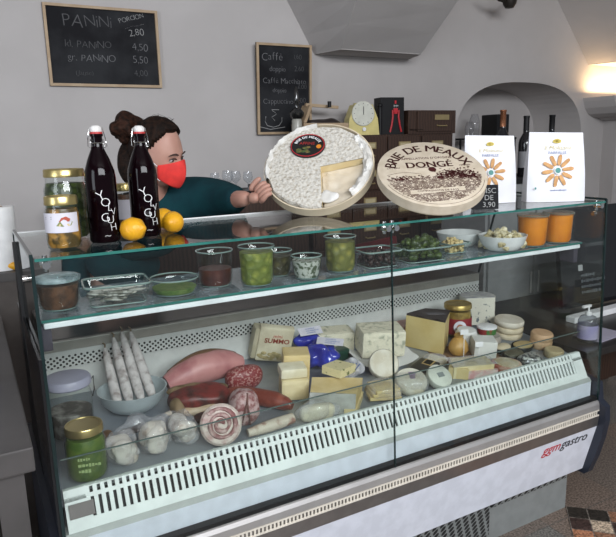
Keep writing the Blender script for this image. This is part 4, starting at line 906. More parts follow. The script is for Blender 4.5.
# big blue cheese cylinder cut
t = thing('blue_cheese_wheel', 'large cut blue cheese wheel, tallest white cheese at the right back corner', 'cheese', dk(1.770, .500), 0)
mb = MB(); pts = [(.075 * math.cos(a), .075 * math.sin(a), 0) for a in [deg(-60) + deg(250) * i / 24 for i in range(25)]]; mb.prism(pts, (0, 0, .118)); mb.build('cheese_paste', mat('stilton', (.58, .56, .48), .6, c2=(.10, .12, .14), scale=48, lo=.60, hi=.66, bump=.2), t)
MB().prism([(p[0] * .98, p[1] * .98, .118) for p in pts], (0, 0, .002)).build('top_rind', mat('stilton_rind', (.46, .46, .44), .7, c2=(.3, .3, .32), scale=24), t)
t = thing('cheese_tub', 'small red and green labelled tub with white lid on a grey round cheese', 'tub', dk(1.665, .335, .036), 0)
MB().lathe([(.0001, 0), (.036, 0), (.038, .026)], seg=32, cap=False).build('red_green_label', mat('red_green', (.28, .03, .03), .5, c2=(.05, .16, .04), scale=14, lo=.5, hi=.55), t); MB().lathe([(.040, .024), (.040, .031), (.034, .034), (.0001, .034)], seg=32).build('white_lid', white, t)
rigid('grey_rind_cheese', 'round grey-rinded cheese carrying the small labelled tub', 'cheese', 1.665, .335, (MB().lathe([(.0001, 0), (.052, .001), (.057, .010), (.056, .024), (.048, .033), (.0001, .034)], seg=36), mat('grey_rind2', (.42, .38, .33), .7, c2=(.32, .28, .24), scale=26, bump=.4)), 0)
st_m = mat('beige_rind', (.58, .50, .36), .65, c2=(.46, .38, .25), scale=26, bump=.3)
for k, lb in enumerate(('bottom', 'middle', 'top')):
    rigid('round_beige_cheese', 'flat round beige cheese, %s one of the stack of three' % lb, 'cheese', 1.792 + .003 * k, .345, (MB().lathe([(.0001, 0), (.056, .001), (.060, .007), (.060, .018), (.056, .023), (.0001, .024)], seg=36), st_m if k < 2 else mat('pale_top_rind', (.58, .54, .46), .65, c2=(.5, .45, .36), scale=20)), .3 * k, dz=k * .0245, group='stack of beige cheeses', tilt=True)
tray_b = mat('black_tray', (.012, .012, .012), .3)
def tray(label, x, y, w_, d_, rz, top, col):
    t = thing('cheese_tray', label, 'packed cheese', dk(x, y), 0, 'black packed cheese trays', rot=(DT, 0, rz))
    MB().lathe([(.0001, 0), (w_ / 2 * .9, 0), (w_ / 2, .016), (w_ / 2 * .97, .018)], cap=False, seg=28, sy=d_ / w_).build('black_dish', tray_b, t)
    MB().blob((0, 0, .018), (w_ * .85, d_ * .8, .022), .004, 30, seed=int(x * 99)).build('cheese_filling', mat(top, col, .5), t)
    return t
tray('low black dish with pale cheese between the white cheese block and the stack', 1.655, .240, .080, .06, 0, 'pale_fill', (.55, .47, .32))
tray('black dish of yellowish cheese in front of the beige cheese stack', 1.745, .222, .10, .075, 0, 'yellow_fill', (.40, .30, .14))
tray('wide black dish beside the open red-edged package', 1.650, .180, .10, .075, 0, 'dark_fill', (.10, .09, .06))
t = thing('open_soft_cheese', 'oval soft cheese in red-edged paper just behind the vent', 'cheese', dk(1.545, .118), 0, rot=(DT + .15, 0, deg(-20)))
MB().lathe([(.0001, 0), (.056, 0), (.060, .012), (.058, .020), (.0001, .018)], seg=32, sy=.65).build('red_edge_paper', mat('red_edge', (.36, .10, .07), .5, c2=(.55, .45, .36), scale=20), t)
MB().lathe([(.0001, .018), (.044, .018), (.046, .024), (.0001, .027)], seg=32, sy=.62).build('soft_cheese', mat('soft_tan', (.42, .34, .22), .5, c2=(.55, .5, .4), scale=20), t)
t = thing('foil_pack', 'small cheese in crumpled silver printed foil right of the red-edged cheese', 'package', dk(1.660, .108), 0, rot=(DT, 0, deg(-20)))
MB().blob((0, 0, .018), (.085, .060, .036), .012, 34, seed=81, power=3, sub=5).build('silver_foil', mat('silver_foil', (.50, .50, .48), .3, .5, c2=(.12, .12, .13), scale=60, lo=.5, hi=.56), t)
tin_m = mat('tan_rind', (.52, .34, .20), .6, c2=(.42, .26, .14), scale=16)
rigid('tan_round_cheese', 'taller tan round cheese in the right corner, tied with a cord', 'cheese', 1.828, .205, (MB().lathe([(.0001, 0), (.040, 0), (.043, .006), (.043, .028), (.040, .032), (.043, .038), (.043, .056), (.039, .062), (.0001, .062)], seg=32), tin_m), 0, group='tan cheeses in the right corner')
rigid('tan_round_cheese', 'low tan round cheese in front right corner beside the vent end', 'cheese', 1.800, .118, (MB().lathe([(.0001, 0), (.034, 0), (.037, .006), (.036, .026), (.032, .030), (.0001, .030)], seg=32), mat('tan_rind2', (.50, .40, .24), .6, c2=(.4, .3, .17), scale=16)), 0, group='tan cheeses in the right corner')
# pink-labelled wedge in front
t = thing('wrapped_yellow_wedge', 'long yellow cheese wedge with pink printed label on its front edge', 'cheese', dk(1.400, .150), 0, rot=(DT, 0, deg(-15)))
MB().prism([(-.080, -.030, .0), (.075, -.034, .0), (.078, .04, .0), (-.060, .045, .0)], (0, 0, .045)).build('paste', y_ch2, t)
MB().prism([(-.030, -.045, .001), (.085, -.045, .001), (.09, -.032, .001), (-.03, -.032, .001)], (0, 0, .026)).build('pink_label', mat('pink_label', (.58, .30, .30), .5, c2=(.62, .52, .48), scale=40), t)
MB().prism([(-.095, -.02, .0), (-.03, -.046, .0), (-.03, -.03, .0), (-.07, .02, .0)], (0, 0, .040)).build('outer_slice', y_ch, t)
MB().box((0, 0, .050), (.17, .075, .004), rot=(0, 0, 0)).build('clear_film', wrap, t)
t = thing('wooden_board', 'thin brown wooden board under the pear-shaped and white cheeses', 'board', dk(1.50, .285), 0, rot=(DT, 0, deg(-12)))
t.location.z -= .001; MB().box((0, 0, .0005), (.26, .16, .001)).build('board_top', wood_mid, t)

# ================================================================== THE WOMAN
skin = mat('skin', (.46, .26, .20), .55, c2=(.40, .21, .16), scale=9, sss=.05)
teal = mat('teal_cloth', (.008, .040, .048), .9, spec=.08, c2=(.008, .032, .040), scale=14, bump=.3)
hair_m = mat('dark_hair', (.008, .005, .004), .7, spec=.12, c2=(.018, .009, .006), scale=60, bump=.5)
woman = thing('person', 'dark-haired woman in red mask and teal top holding the open brie behind the counter', 'person', (.42, .95, 0))
WO = Vector((.42, .95, 0))
def skinned(name, verts, edges, m, parent, sub=2, root=0, join=None, shift=WO):
    me = bpy.data.meshes.new(name); me.from_pydata([Vector(v[:3]) - shift for v in verts], edges, []); o = bpy.data.objects.new(name, me); COL.objects.link(o)
    md = o.modifiers.new('skin', 'SKIN'); md.use_smooth_shade = True
    sv = me.skin_vertices[0].data
    for i, v in enumerate(verts): sv[i].radius = (v[3], v[4] if len(v) > 4 else v[3]); sv[i].use_root = (i == root)
    ms = o.modifiers.new('sub', 'SUBSURF'); ms.levels = sub; ms.render_levels = sub
    bpy.context.view_layer.update(); dg = bpy.context.evaluated_depsgraph_get(); nm = bpy.data.meshes.new_from_object(o.evaluated_get(dg))
    bpy.data.objects.remove(o); b = MB(); t = bmesh.new(); t.from_mesh(nm); b.merge(t, smooth=True); bpy.data.meshes.remove(nm); return b
HC = Vector((.502, .765, 1.424))        # head centre
neck_b = Vector((.500, .860, 1.250))
hand = Vector((.735, .400, 1.272)); 
# limbs joints
pel = (.36, 1.06, .95, .10, .08)
chest = (.43, .99, 1.08, .10, .07); up_ch = (.465, .92, 1.195, .090, .060)
body_v = [pel, chest, up_ch, (neck_b.x, neck_b.y, neck_b.z, .056), (HC.x - .01, HC.y + .045, HC.z - .06, .048),
    (.645, .84, 1.250, .052), (.702, .68, 1.248, .043), (.690, .50, 1.272, .030), (.705, .45, 1.275, .026),
    (.29, 1.00, 1.19, .052), (.21, 1.02, .98, .042), (.25, .93, .80, .030),
    (.28, 1.08, .86, .085), (.27, 1.06, .46, .055), (.27, 1.10, .08, .038), (.27, 1.0, .04, .035),
    (.44, 1.08, .86, .085), (.45, 1.06, .46, .055), (.45, 1.10, .08, .038), (.45, 1.0, .04, .035)]
body_e = [(0, 1), (1, 2), (2, 3), (3, 4), (2, 5), (5, 6), (6, 7), (7, 8), (2, 9), (9, 10), (10, 11), (0, 12), (12, 13), (13, 14), (14, 15), (0, 16), (16, 17), (17, 18), (18, 19)]
body = skinned('b', body_v, body_e, skin, None)
# head: forward -Y in local space, then turned
fd = Vector((.62, -.78, 0)).normalized()
yawh = math.atan2(fd.x, -fd.y)
MH = Matrix.Translation(HC - WO) @ Matrix.Scale(.96, 4) @ Matrix.Rotation(yawh, 4, 'Z') @ Matrix.Rotation(deg(16), 4, 'X') @ Matrix.Rotation(deg(-8), 4, 'Y')
def head_pt(n, grow=0.0):
    x, y, z = n.x * .073, n.y * .093, n.z * .118
    if z < 0: k = -z / .118; x *= 1 - .30 * k ** 1.4; y = y * (1 - .12 * k) - .012 * k
    if y < 0:   # face plane a little flatter, with features
        f = -n.y
        y *= 1 - .06 * f
        g = lambda cx2, cz2, sx, sz: math.exp(-((x - cx2) / sx) ** 2 - ((z - cz2) / sz) ** 2)
        y -= (.022 * g(0, -.030, .011, .016) + .010 * g(0, -.008, .008, .022)) * f
        y -= (.006 * g(.026, .022, .020, .008) + .006 * g(-.026, .022, .020, .008)) * f
        y += (.008 * g(.028, .002, .014, .011) + .008 * g(-.028, .002, .014, .011)) * f
        y -= (.008 * g(0, -.068, .020, .010) + .010 * g(0, -.098, .020, .014)) * f
        y -= .004 * (g(.040, -.022, .018, .018) + g(-.040, -.022, .018, .018)) * f
    p = Vector((x, y, z)); return p + n * grow
def head_mesh(fn, su=56, sv=40):
    mb = MB(); rows = []
    for j in range(sv + 1):
        ph = PI * j / sv; rows.append([mb.bm.verts.new(fn(Vector((math.sin(ph) * math.cos(2 * PI * i / su), math.sin(ph) * math.sin(2 * PI * i / su), math.cos(ph))))) for i in range(su)])
    for a, b in zip(rows, rows[1:]):
        for i in range(su):
            try: f = mb.bm.faces.new((a[i], a[(i + 1) % su], b[(i + 1) % su], b[i])); f.smooth = True
            except ValueError: pass
    bmesh.ops.remove_doubles(mb.bm, verts=mb.bm.verts[:], dist=1e-5); return mb
body.merge(head_mesh(lambda n: MH @ head_pt(n)).bm, smooth=True)
for s_ in (-1, 1):
    tb = MB(); tb.blob((s_ * .072, .010, -.010), (.014, .032, .058), .003, 40, rot=(0, 0, s_ * .3), sub=3); body.merge(tb.bm, MH, smooth=True)
# left hand closed on the rim: palm + fingers
def P3(v): return tuple(v)
rimpt = Mb @ Vector((RB * math.cos(deg(211)), RB * math.sin(deg(211)), .017))
palm_c = Vector((.735, .405, 1.290))
nrm = (Mb.to_3x3() @ Vector((0, 0, 1))).normalized(); rad = (Mb.to_3x3() @ Vector((math.cos(deg(211)), math.sin(deg(211)), 0))).normalized(); tan = nrm.cross(rad).normalized()
wrist = Vector((.700, .450, 1.275)); kn_c = rimpt + rad * .030 - nrm * .004
fing = []
hv = [(*wrist, .026, .022), (*(wrist.lerp(kn_c, .5)), .034, .020), (*kn_c, .034, .018)]
hand_mb = skinned('h', hv, [(0, 1), (1, 2)], skin, None)
body.merge(hand_mb.bm, smooth=True)
for k, (off, ln) in enumerate(((-.025, .88), (-.0085, 1.0), (.0085, .95), (.025, .78))):
    b0 = wrist.lerp(kn_c, .75) + tan * off * .8; k1 = kn_c + tan * off + nrm * .016 + rad * .004
    k2 = k1 - rad * .022 * ln + nrm * .012; k3 = k2 - rad * .014 * ln + nrm * .000 ; k4 = k3 - rad * .008 * ln - nrm * .006
    fm = skinned('f', [(*b0, .010), (*k1, .0098), (*k2, .0090), (*k3, .0084), (*k4, .0070)], [(0, 1), (1, 2), (2, 3), (3, 4)], skin, None)
    body.merge(fm.bm, smooth=True)
th0 = wrist.lerp(kn_c, .45) + tan * -.030; th1 = th0 + tan * -.010 + rad * -.012 + nrm * .010; th2 = th1 - rad * .022 + nrm * .012 + tan * -.004; th3 = th2 - rad * .016 + nrm * .002
body.merge(skinned('f', [(*th0, .012), (*th1, .0115), (*th2, .010), (*th3, .008)], [(0, 1), (1, 2), (2, 3)], skin, None).bm, smooth=True)
# right hand, relaxed behind the counter
rw = Vector((.25, .95, .78)); body.merge(skinned('h', [(*rw, .024, .02), (*(rw + Vector((.02, -.05, -.01))), .034, .016), (*(rw + Vector((.025, -.08, -.015))), .032, .014)], [(0, 1), (1, 2)], skin, None).bm, smooth=True)
for off, ln in ((-.027, .8), (-.009, 1), (.009, .95), (.027, .75)):
    a = rw + Vector((.025 + off, -.085, -.015)); body.merge(skinned('f', [(*a, .009), (*(a + Vector((0, -.028 * ln, -.012))), .0085), (*(a + Vector((0, -.045 * ln, -.030))), .0075)], [(0, 1), (1, 2)], skin, None).bm, smooth=True)
a = rw + Vector((.05, -.03, -.005)); body.merge(skinned('f', [(*a, .011), (*(a + Vector((.02, -.025, -.005))), .010), (*(a + Vector((.02, -.045, -.015))), .008)], [(0, 1), (1, 2)], skin, None).bm, smooth=True)
body.build('body', skin, woman)
# clothes
cv = [(.36, 1.06, .93, .19, .15), (.43, .98, 1.08, .20, .155), (.46, .960, 1.170, .150, .085),
      (.640, .84, 1.255, .105), (.704, .68, 1.252, .080), (.688, .505, 1.272, .037), (.29, 1.00, 1.20, .070), (.21, 1.02, .98, .056), (.245, .94, .82, .040)]
skinned('top', cv, [(0, 1), (1, 2), (2, 3), (3, 4), (4, 5), (2, 6), (6, 7), (7, 8)], teal, None, root=0).build('long_sleeved_top', teal, woman)
tv = [(.36, 1.06, .90, .15, .13), (.28, 1.08, .80, .10), (.27, 1.06, .46, .075), (.27, 1.10, .12, .060), (.44, 1.08, .80, .10), (.45, 1.06, .46, .075), (.45, 1.10, .12, .060)]
skinned('tr', tv, [(0, 1), (1, 2), (2, 3), (0, 4), (4, 5), (5, 6)], black, None).build('trousers', mat('trouser_black', (.015, .015, .018), .8), woman)
for s_ in (.27, .45): MB().box((s_ - .42, .08, .035), (.09, .25, .07), bev=.02).build('shoe', mat('shoe_black', (.02, .02, .02), .6), woman)
# hair
def hair_fn(n):
    p = head_pt(n); f = -n.y
    face = 1 if (p.z < .092 and f > .06 + .62 * max(0, (p.z - .02) / .10)) else 0
    if p.z < -.075: face = 1
    g = .016 + .004 * noise.noise(n * 5) + .0015 * noise.noise(n * 22)
    if n.y > 0: g += .010 * n.y
    return MH @ (p + n * (-.016 if face else g))
head_mesh(hair_fn).build('hair', hair_m, woman)
bunc = MH @ Vector((-.012, .126, .064)) + Vector((-.012, 0, 0))
mb = MB(); mb.blob(bunc, (.112, .104, .100), .020, 30, seed=3, sub=5); mb.tube([bunc + Vector((.035 * math.cos(a), .03 * math.sin(a), .024 * math.sin(a * 2))) for a in [i * .5 for i in range(14)]], .014, 10)
mb.build('hair_bun', mat('bun_hair', (.032, .013, .008), .7, spec=.12, c2=(.012, .006, .004), scale=70, bump=.6), woman)
mb = MB(); mb.blob(MH @ Vector((0, .088, -.060)), (.150, .115, .20), .012, 16, seed=5); mb.build('nape_hair', hair_m, woman)
mb = MB(); rnd = random.Random(2)
for i in range(16):
    a = rnd.uniform(-.05, .05); b0 = MH @ Vector((a, rnd.uniform(-.03, .05), .122)); mb.tube([b0, b0 + Vector((rnd.uniform(-.008, .02), rnd.uniform(-.01, .01), rnd.uniform(.002, .010))), b0 + Vector((rnd.uniform(0, .04), rnd.uniform(-.02, .02), rnd.uniform(-.01, .008)))], .0005, 4)
mb.build('loose_hair', hair_m, woman)
# face details
for s_ in (-1, 1):
    e = MB().blob((s_ * .028, -.0755, .001), (.026, .014, .010), 0, sub=3).build('eye', mat('eye_white', (.45, .40, .38), .3), woman); e.matrix_basis = MH
    e2 = MB().blob((s_ * .028, -.0815, .001), (.010, .004, .009), 0, sub=3).build('iris', mat('iris', (.02, .012, .01), .2), e)
    o = MB().tube([(s_ * .012, -.0855, .004), (s_ * .020, -.0850, .0085), (s_ * .030, -.0825, .0095), (s_ * .042, -.0755, .004)], .0022, 6).build('eyelid', mat('lash', (.05, .025, .02), .6), woman); o.matrix_basis = MH
    o = MB().tube([(s_ * .012, -.092, .022), (s_ * .024, -.091, .027), (s_ * .036, -.085, .026), (s_ * .048, -.075, .019)], [.0022, .003, .0026, .001], 6).build('eyebrow', mat('brow', (.04, .02, .015), .8), woman); o.matrix_basis = MH
# mask
mb = MB(); NU, NV = 24, 18; vs = {}
for i in range(NU + 1):
    for k in range(NV + 1):
        u = i / NU * 2 - 1; v = k / NV
        topz = .006 - .026 * abs(u) ** 1.3; botz = -.104 + .034 * abs(u) ** 1.5; z = botz + (topz - botz) * v
        ang = u * 1.12; x = math.sin(ang) * .074 * (1 - .12 * (1 - v) ** 2)
        yb = -.088 * math.cos(ang) - .006; ridge = (1 - abs(u)) ** 1.2 * (.034 * math.sin(PI * min(1, .15 + .85 * (v * .92))) ** .8)
        vs[i, k] = mb.bm.verts.new((x, yb - ridge + .012 * (1 - v) * (1 - abs(u)), z))
for i in range(NU):
    for k in range(NV): f = mb.bm.faces.new((vs[i, k], vs[i + 1, k], vs[i + 1, k + 1], vs[i, k + 1])); f.smooth = True
mk = mb.build('face_mask', mat('mask_red', (.72, .035, .028), .75, c2=(.62, .03, .025), scale=30, bump=.1), woman); mk.matrix_basis = MH
so = mk.modifiers.new('thick', 'SOLIDIFY'); so.thickness = .002
for s_ in (-1, 1):
    o = MB().tube([(s_ * .060, -.050, -.030), (s_ * .070, -.030, -.014), (s_ * .076, .004, .004), (s_ * .078, .020, -.010)], .0012, 6).tube([(s_ * .054, -.050, -.078), (s_ * .066, -.024, -.056), (s_ * .076, .010, -.032), (s_ * .078, .020, -.012)], .0012, 6).build('mask_strap', white, mk)

# ================================================================== BACK WALL THINGS
def chalk_board(name, label, x, z, w_, h_, y, lean_a, roll, lines, doodle=False):
    t = thing(name, label, 'chalkboard', (x, y, z), rot=(lean_a, roll, 0))
    MB().box((0, .006, 0), (w_, .008, h_)).build('slate', chalkboard, t)
    fr = MB(); b = .014
    for sx in (-1, 1): fr.box((sx * (w_ / 2 - b / 2), 0, 0), (b, .020, h_ - 2 * b))
    for sz in (-1, 1): fr.box((0, 0, sz * (h_ / 2 - b / 2)), (w_, .020, b))
    fr.build('wooden_frame', wood_light, t)
    for body_, px_, pz_, s_, ro, m, al in lines:
        hand_text(body_, s_, m, t, Matrix.Translation((px_, -.0002, pz_)) @ Matrix.Rotation(-ro, 4, 'Y') @ Matrix.Rotation(PI / 2, 4, 'X'), 'chalk_writing', int(abs(pz_) * 999))
    if doodle:
        MB().tube([(-.13, .0, -.16), (-.135, 0, -.19), (-.12, 0, -.215), (-.08, 0, -.225), (-.04, 0, -.215), (-.02, 0, -.19), (-.02, 0, -.165)], .002, 4).tube([(-.17, 0, -.222), (-.10, 0, -.238), (0, 0, -.225)], .002, 4).tube([(-.07, 0, -.185), (-.09, 0, -.165), (-.055, 0, -.145), (-.085, 0, -.125)], .002, 4).tube([(-.09, 0, -.12), (-.04, 0, -.12)], .002, 4).build('cup_drawing', chalk, t)
    return t
CH, CF = chalk, chalk_faint
chalk_mid = mat('chalk_mid', (.19, .19, .20), .9)
chalk_board('chalkboard', 'black chalkboard with PANiNi prices on the wall above the woman', .633, 1.978, .588, .408, YW - .012, deg(0), deg(0),
    [('PANiNi', -.20, .125, .088, 0, CF, 'LEFT'), ('PORCION', .085, .138, .034, .28, CH, 'LEFT'), ('2,80', .135, .078, .050, .15, CH, 'LEFT'),
     ('kl. PANiNO', -.20, .010, .052, 0, CF, 'LEFT'), ('4,50', .145, .008, .055, 0, chalk_mid, 'LEFT'), ('gr. PANiNO', -.195, -.058, .052, 0, chalk_mid, 'LEFT'), ('5,50', .145, -.058, .055, 0, chalk_mid, 'LEFT'), ('(Jause)', -.16, -.135, .036, 0, CF, 'LEFT'), ('4,00', .145, -.130, .045, 0, CF, 'LEFT'),
     ('____', .105, .122, .050, .28, CH, 'LEFT')])
chalk_board('chalkboard', 'tall black chalkboard of coffee prices with a cup drawing', 1.685, 1.776, .375, .535, YW - .045, deg(3), deg(0),
    [('Caff\u00e8', -.150, .190, .060, 0, chalk_mid, 'LEFT'), ('1,60', .07, .195, .040, 0, CF, 'LEFT'), ('doppio', -.10, .120, .042, 0, chalk_mid, 'LEFT'), ('2,60', .07, .125, .040, 0, CF, 'LEFT'), ('Caff\u00e8 Macchiato', -.145, .050, .046, 0, chalk_mid, 'LEFT'), ('2,00', .09, .02, .040, 0, CF, 'LEFT'),
     ('doppio', -.08, -.005, .036, 0, chalk_mid, 'LEFT'), ('Cappuccino', -.145, -.070, .048, 0, chalk_mid, 'LEFT'), ('3,00', .08, -.065, .045, 0, CF, 'LEFT')], doodle=True)

# drawer cabinet
cab = thing('drawer_cabinet', 'dark wooden many-drawer cabinet with brass label holders against the wall', 'cabinet', (1.72, 1.85, 0))
MB().box((.55, .14, .745), (1.10, .28, 1.49)).build('cabinet_body', wood_dark, cab)
holder = mat('label_holder', (.36, .28, .14), .4, .4)
for i in range(4):
    for k in range(5):
        x, z = .14 + i * .272, 1.40 - k * .172
        d = MB().box((x, -.006, z), (.256, .016, .158), bev=.003).build('drawer', wood_dark, cab)
        MB().box((x, -.017, z + .024), (.095, .006, .042), bev=.002).build('label_holder', holder, d); MB().box((x, -.0205, z + .024), (.075, .001, .026)).build('label_card', mat('card', (.45, .38, .22), .7), d)
        MB().tube([(x - .035, -.014, z - .035), (x - .03, -.028, z - .040), (x + .03, -.028, z - .040), (x + .035, -.014, z - .035)], .004, 6).build('drawer_pull', holder, d)
sc_ = thing('small_drawer_box', 'dark wooden box of small drawers on the right end of the cabinet', 'drawer box', (2.635, 1.84, 1.4905))
MB().box((0, .12, .075), (.40, .24, .150)).build('box_body', wood_dark, sc_)
d = MB().box((.02, -.005, .078), (.30, .012, .128), bev=.003).build('drawer', wood_dark, sc_); MB().box((.07, -.014, .105), (.12, .006, .034), bev=.002).build('label_holder', holder, d); MB().tube([(.03, -.01, .055), (.035, -.024, .050), (.105, -.024, .050), (.11, -.01, .055)], .004, 6).build('drawer_pull', holder, d)
MB().box((-.14, -.001, .03), (.10, .05, .003)).build('slide_shelf', wood_dark, sc_)
# crate
cr = thing('wooden_crate', 'pale wooden gift crate with open slanted lid on the drawer cabinet', 'crate', (1.84, 1.87, 1.4905))
mb = MB(); mb.box((0, .0, .040), (.31, .012, .070)); mb.box((0, .15, .040), (.31, .012, .070)); mb.box((-.15, .075, .040), (.012, .15, .070)); mb.box((.15, .075, .040), (.012, .15, .070)); mb.box((0, .075, .006), (.31, .15, .010)); mb.build('crate_body', wood_light, cr)
mb = MB(); mb.prism([(-.155, .0, .078), (-.075, .06, .185), (-.06, .06, .172), (-.135, .0, .078)], (0, .10, 0)); mb.box((.03, .10, .180), (.23, .02, .018), rot=(0, .06, 0)); mb.build('crate_lid', wood_light, cr)
MB().blob((.02, .075, .075), (.24, .11, .05), .02, 14, seed=3).build('crate_filling', mat('dark_bottles', (.03, .022, .02), .4), cr)
MB().cyl((.055, .05, .17), (.055, .05, .205), .012).build('bottle_top', black, cr)
# kitchen scale
ks = thing('kitchen_scale', 'cream-yellow retro kitchen scale with round dial on the cabinet', 'scale', (2.112, 1.87, 1.4905), deg(-12))
ylw = mat('cream_yellow', (.62, .53, .20), .35)
MB().prism([(-.105, .0, .0), (.105, .0, .0), (.095, .0, .10), (.06, .0, .185), (-.06, .0, .185), (-.095, .0, .10)], (0, .09, 0)).build('scale_body', ylw, ks)
MB().lathe([(.0001, 0), (.072, 0), (.076, .004), (.072, .008), (.0001, .006)], M=Matrix.Translation((-.005, 0, .130)) @ Matrix.Rotation(PI / 2, 4, 'X'), seg=36).build('dial', mat('dial_white', (.60, .60, .52), .4), ks)
mb = MB()
for i in range(12):
    a = i * PI / 6; mb.box((-.005 + .060 * math.cos(a), -.0085, .130 + .060 * math.sin(a)), (.006, .001, .003), rot=(0, -a, 0))
mb.box((-.004, -.009, .148), (.004, .001, .05)); mb.build('dial_marks', ink, ks)
MB().cyl((.0, -.001, .035), (0, -.010, .035), .012).build('knob', white, ks)
MB().cyl((.0, .045, .185), (0, .045, .195), .05, seg=24).build('weighing_plate', ylw, ks)
MB().cyl((2.235, 1.87, 1.4905), (2.235, 1.87, 1.66), .014).blob((2.235, 1.87, 1.67), (.035, .035, .035)).build('pepper_mill', black, None); tag(bpy.data.objects['pepper_mill'], 'slim black mill between the scale and the black corkscrew box', 'pepper mill')
# corkscrew box
kb = thing('corkscrew_box', 'black packaging box showing a red lever corkscrew on the cabinet', 'box', (2.325, 1.86, 1.4905), deg(-10))
MB().box((0, .05, .115), (.165, .10, .23), bev=.002).build('carton', black, kb)
redm = mat('tool_red', (.50, .02, .03), .3)
mb = MB()
for s_ in (-1, 1): mb.tube([(s_ * .012 + .02, -.006, .130), (s_ * .022 + .02, -.006, .150), (s_ * .020 + .02, -.006, .110), (s_ * .028 + .02, -.006, .06), (s_ * .040 + .02, -.006, .015)], .006, 6)
mb.box((.02, -.004, .145), (.03, .006, .035)); mb.box((.02, -.003, .20), (.012, .002, .02)); mb.build('corkscrew_picture', redm, kb)
marks([4, 3], .014, chalk, kb, Matrix.Translation((.02, -.0015, .178)) @ Matrix.Rotation(PI / 2, 4, 'X'))
# glass grinder in front of the coffee board
gm = thing('salt_grinder', 'clear glass grinder with dark metal top before the coffee chalkboard', 'grinder', (1.645, 1.88, 1.4905))
MB().lathe([(.030, 0), (.032, .01), (.030, .09), (.026, .10)], seg=24).build('glass_body', mat('frosted', (.35, .34, .30), .3), gm)
MB().lathe([(.030, .10), (.042, .115), (.045, .135), (.030, .155), (.012, .165), (.010, .185), (.016, .195), (.016, .22), (.012, .25), (.006, .28), (.0001, .285)], seg=24).build('metal_top', mat('dark_metal', (.10, .10, .10), .2, .9), gm)
# back counter with wine glasses
bc = thing('back_counter', 'low dark back counter along the wall behind the woman', 'counter', (.3, 1.87, 0))
MB().box((.70, .13, .58), (1.40, .26, 1.16)).build('counter_body', wood_dark, bc); MB().box((.70, .12, 1.175), (1.42, .29, .03), bev=.003).build('counter_top', black, bc)
def wine_glass(x, y, lb, s=1.0):
    t = thing('wine_glass', lb, 'glass', (x, y, 1.1905), 0, 'glasses on the back counter')
    MB().lathe([(.030 * s, 0), (.028 * s, .002), (.004, .006), (.003, .045 * s), (.012 * s, .052 * s), (.030 * s, .070 * s), (.034 * s, .090 * s), (.028 * s, .125 * s)], seg=24, cap=False).build('glass_bowl', glass('goblet', (.85, .87, .88), 1.5, film=.08), t)
    return t
for x, y, lb, s_ in ((1.135, 1.93, 'leftmost wine glass on the back counter', .85), (1.20, 1.90, 'second wine glass from the left on the back counter', .95), (1.262, 1.93, 'middle wine glass of the row behind the counter', .9), (1.325, 1.90, 'wine glass nearest the white brie on the back counter', .85)): wine_glass(x, y, lb, s_)
kt = thing('coffee_tray', 'small dark tray on the back counter left of the brie', 'tray', (1.50, 1.93, 1.1905)); MB().box((0, 0, .02), (.28, .12, .02), bev=.004).box((0, 0, .005), (.2, .08, .01)).build('tray_body', black, kt)
# sideboard with bottles
sb = thing('sideboard', 'grey painted sideboard standing behind the right half of the counter', 'sideboard', (2.25, .95, 0))
MB().box((.36, .17, .61), (.72, .34, 1.20)).build('carcass', grey_paint, sb); MB().box((.36, .17, 1.2225), (.74, .36, .03), bev=.003).build('top_board', black, sb)
for i in range(2): 
    d = MB().box((.185 + i * .35, -.008, .62), (.335, .018, 1.10), bev=.003).build('door', grey_paint, sb); MB().cyl((.33 + i * .06, -.03, .60), (.33 + i * .06, -.03, .72), .005).build('handle', steel, d)
def wine(label, x, y, capm, h=.325, r=.038, z=1.238):
    t = thing('wine_bottle', label, 'bottle', (x, y, z), 0, 'wine bottles behind the biscuit bags')
    MB().lathe([(r * .9, 0), (r, .005), (r, h * .55), (r * .9, h * .62), (.016, h * .72), (.0145, h * .78), (.0145, h - .002), (.0001, h)], seg=28).build('bottle_glass', black_gloss, t)
    MB().lathe([(.0155, h * .76), (.0155, h * .97), (.017, h * .975), (.017, h + .002), (.0001, h + .003)], seg=20).build('capsule', capm, t)
    MB().lathe([(r + .0006, h * .15), (r + .0006, h * .42)], seg=28, cap=False).build('label', mat('grey_label', (.20, .20, .21), .6), t)
copper = mat('copper', (.40, .17, .09), .25, .8)
wine('wine bottle with copper foil neck behind the left biscuit bag', 2.425, 1.02, copper, .355, .040)
wine('dark wine bottle seen between the two biscuit bags', 2.612, 1.03, black, .325)
wine('dark wine bottle behind the right biscuit bag', 2.815, 1.03, black, .330)
cm = thing('coffee_grinder', 'tall narrow black machine behind the copper-necked bottle', 'coffee machine', (2.52, 1.17, 1.238)); MB().box((0, 0, .17), (.09, .12, .34), bev=.006).build('machine_body', black, cm); MB().box((0, -.062, .10), (.05, .01, .06), bev=.002).build('spout', steel_dark, cm)
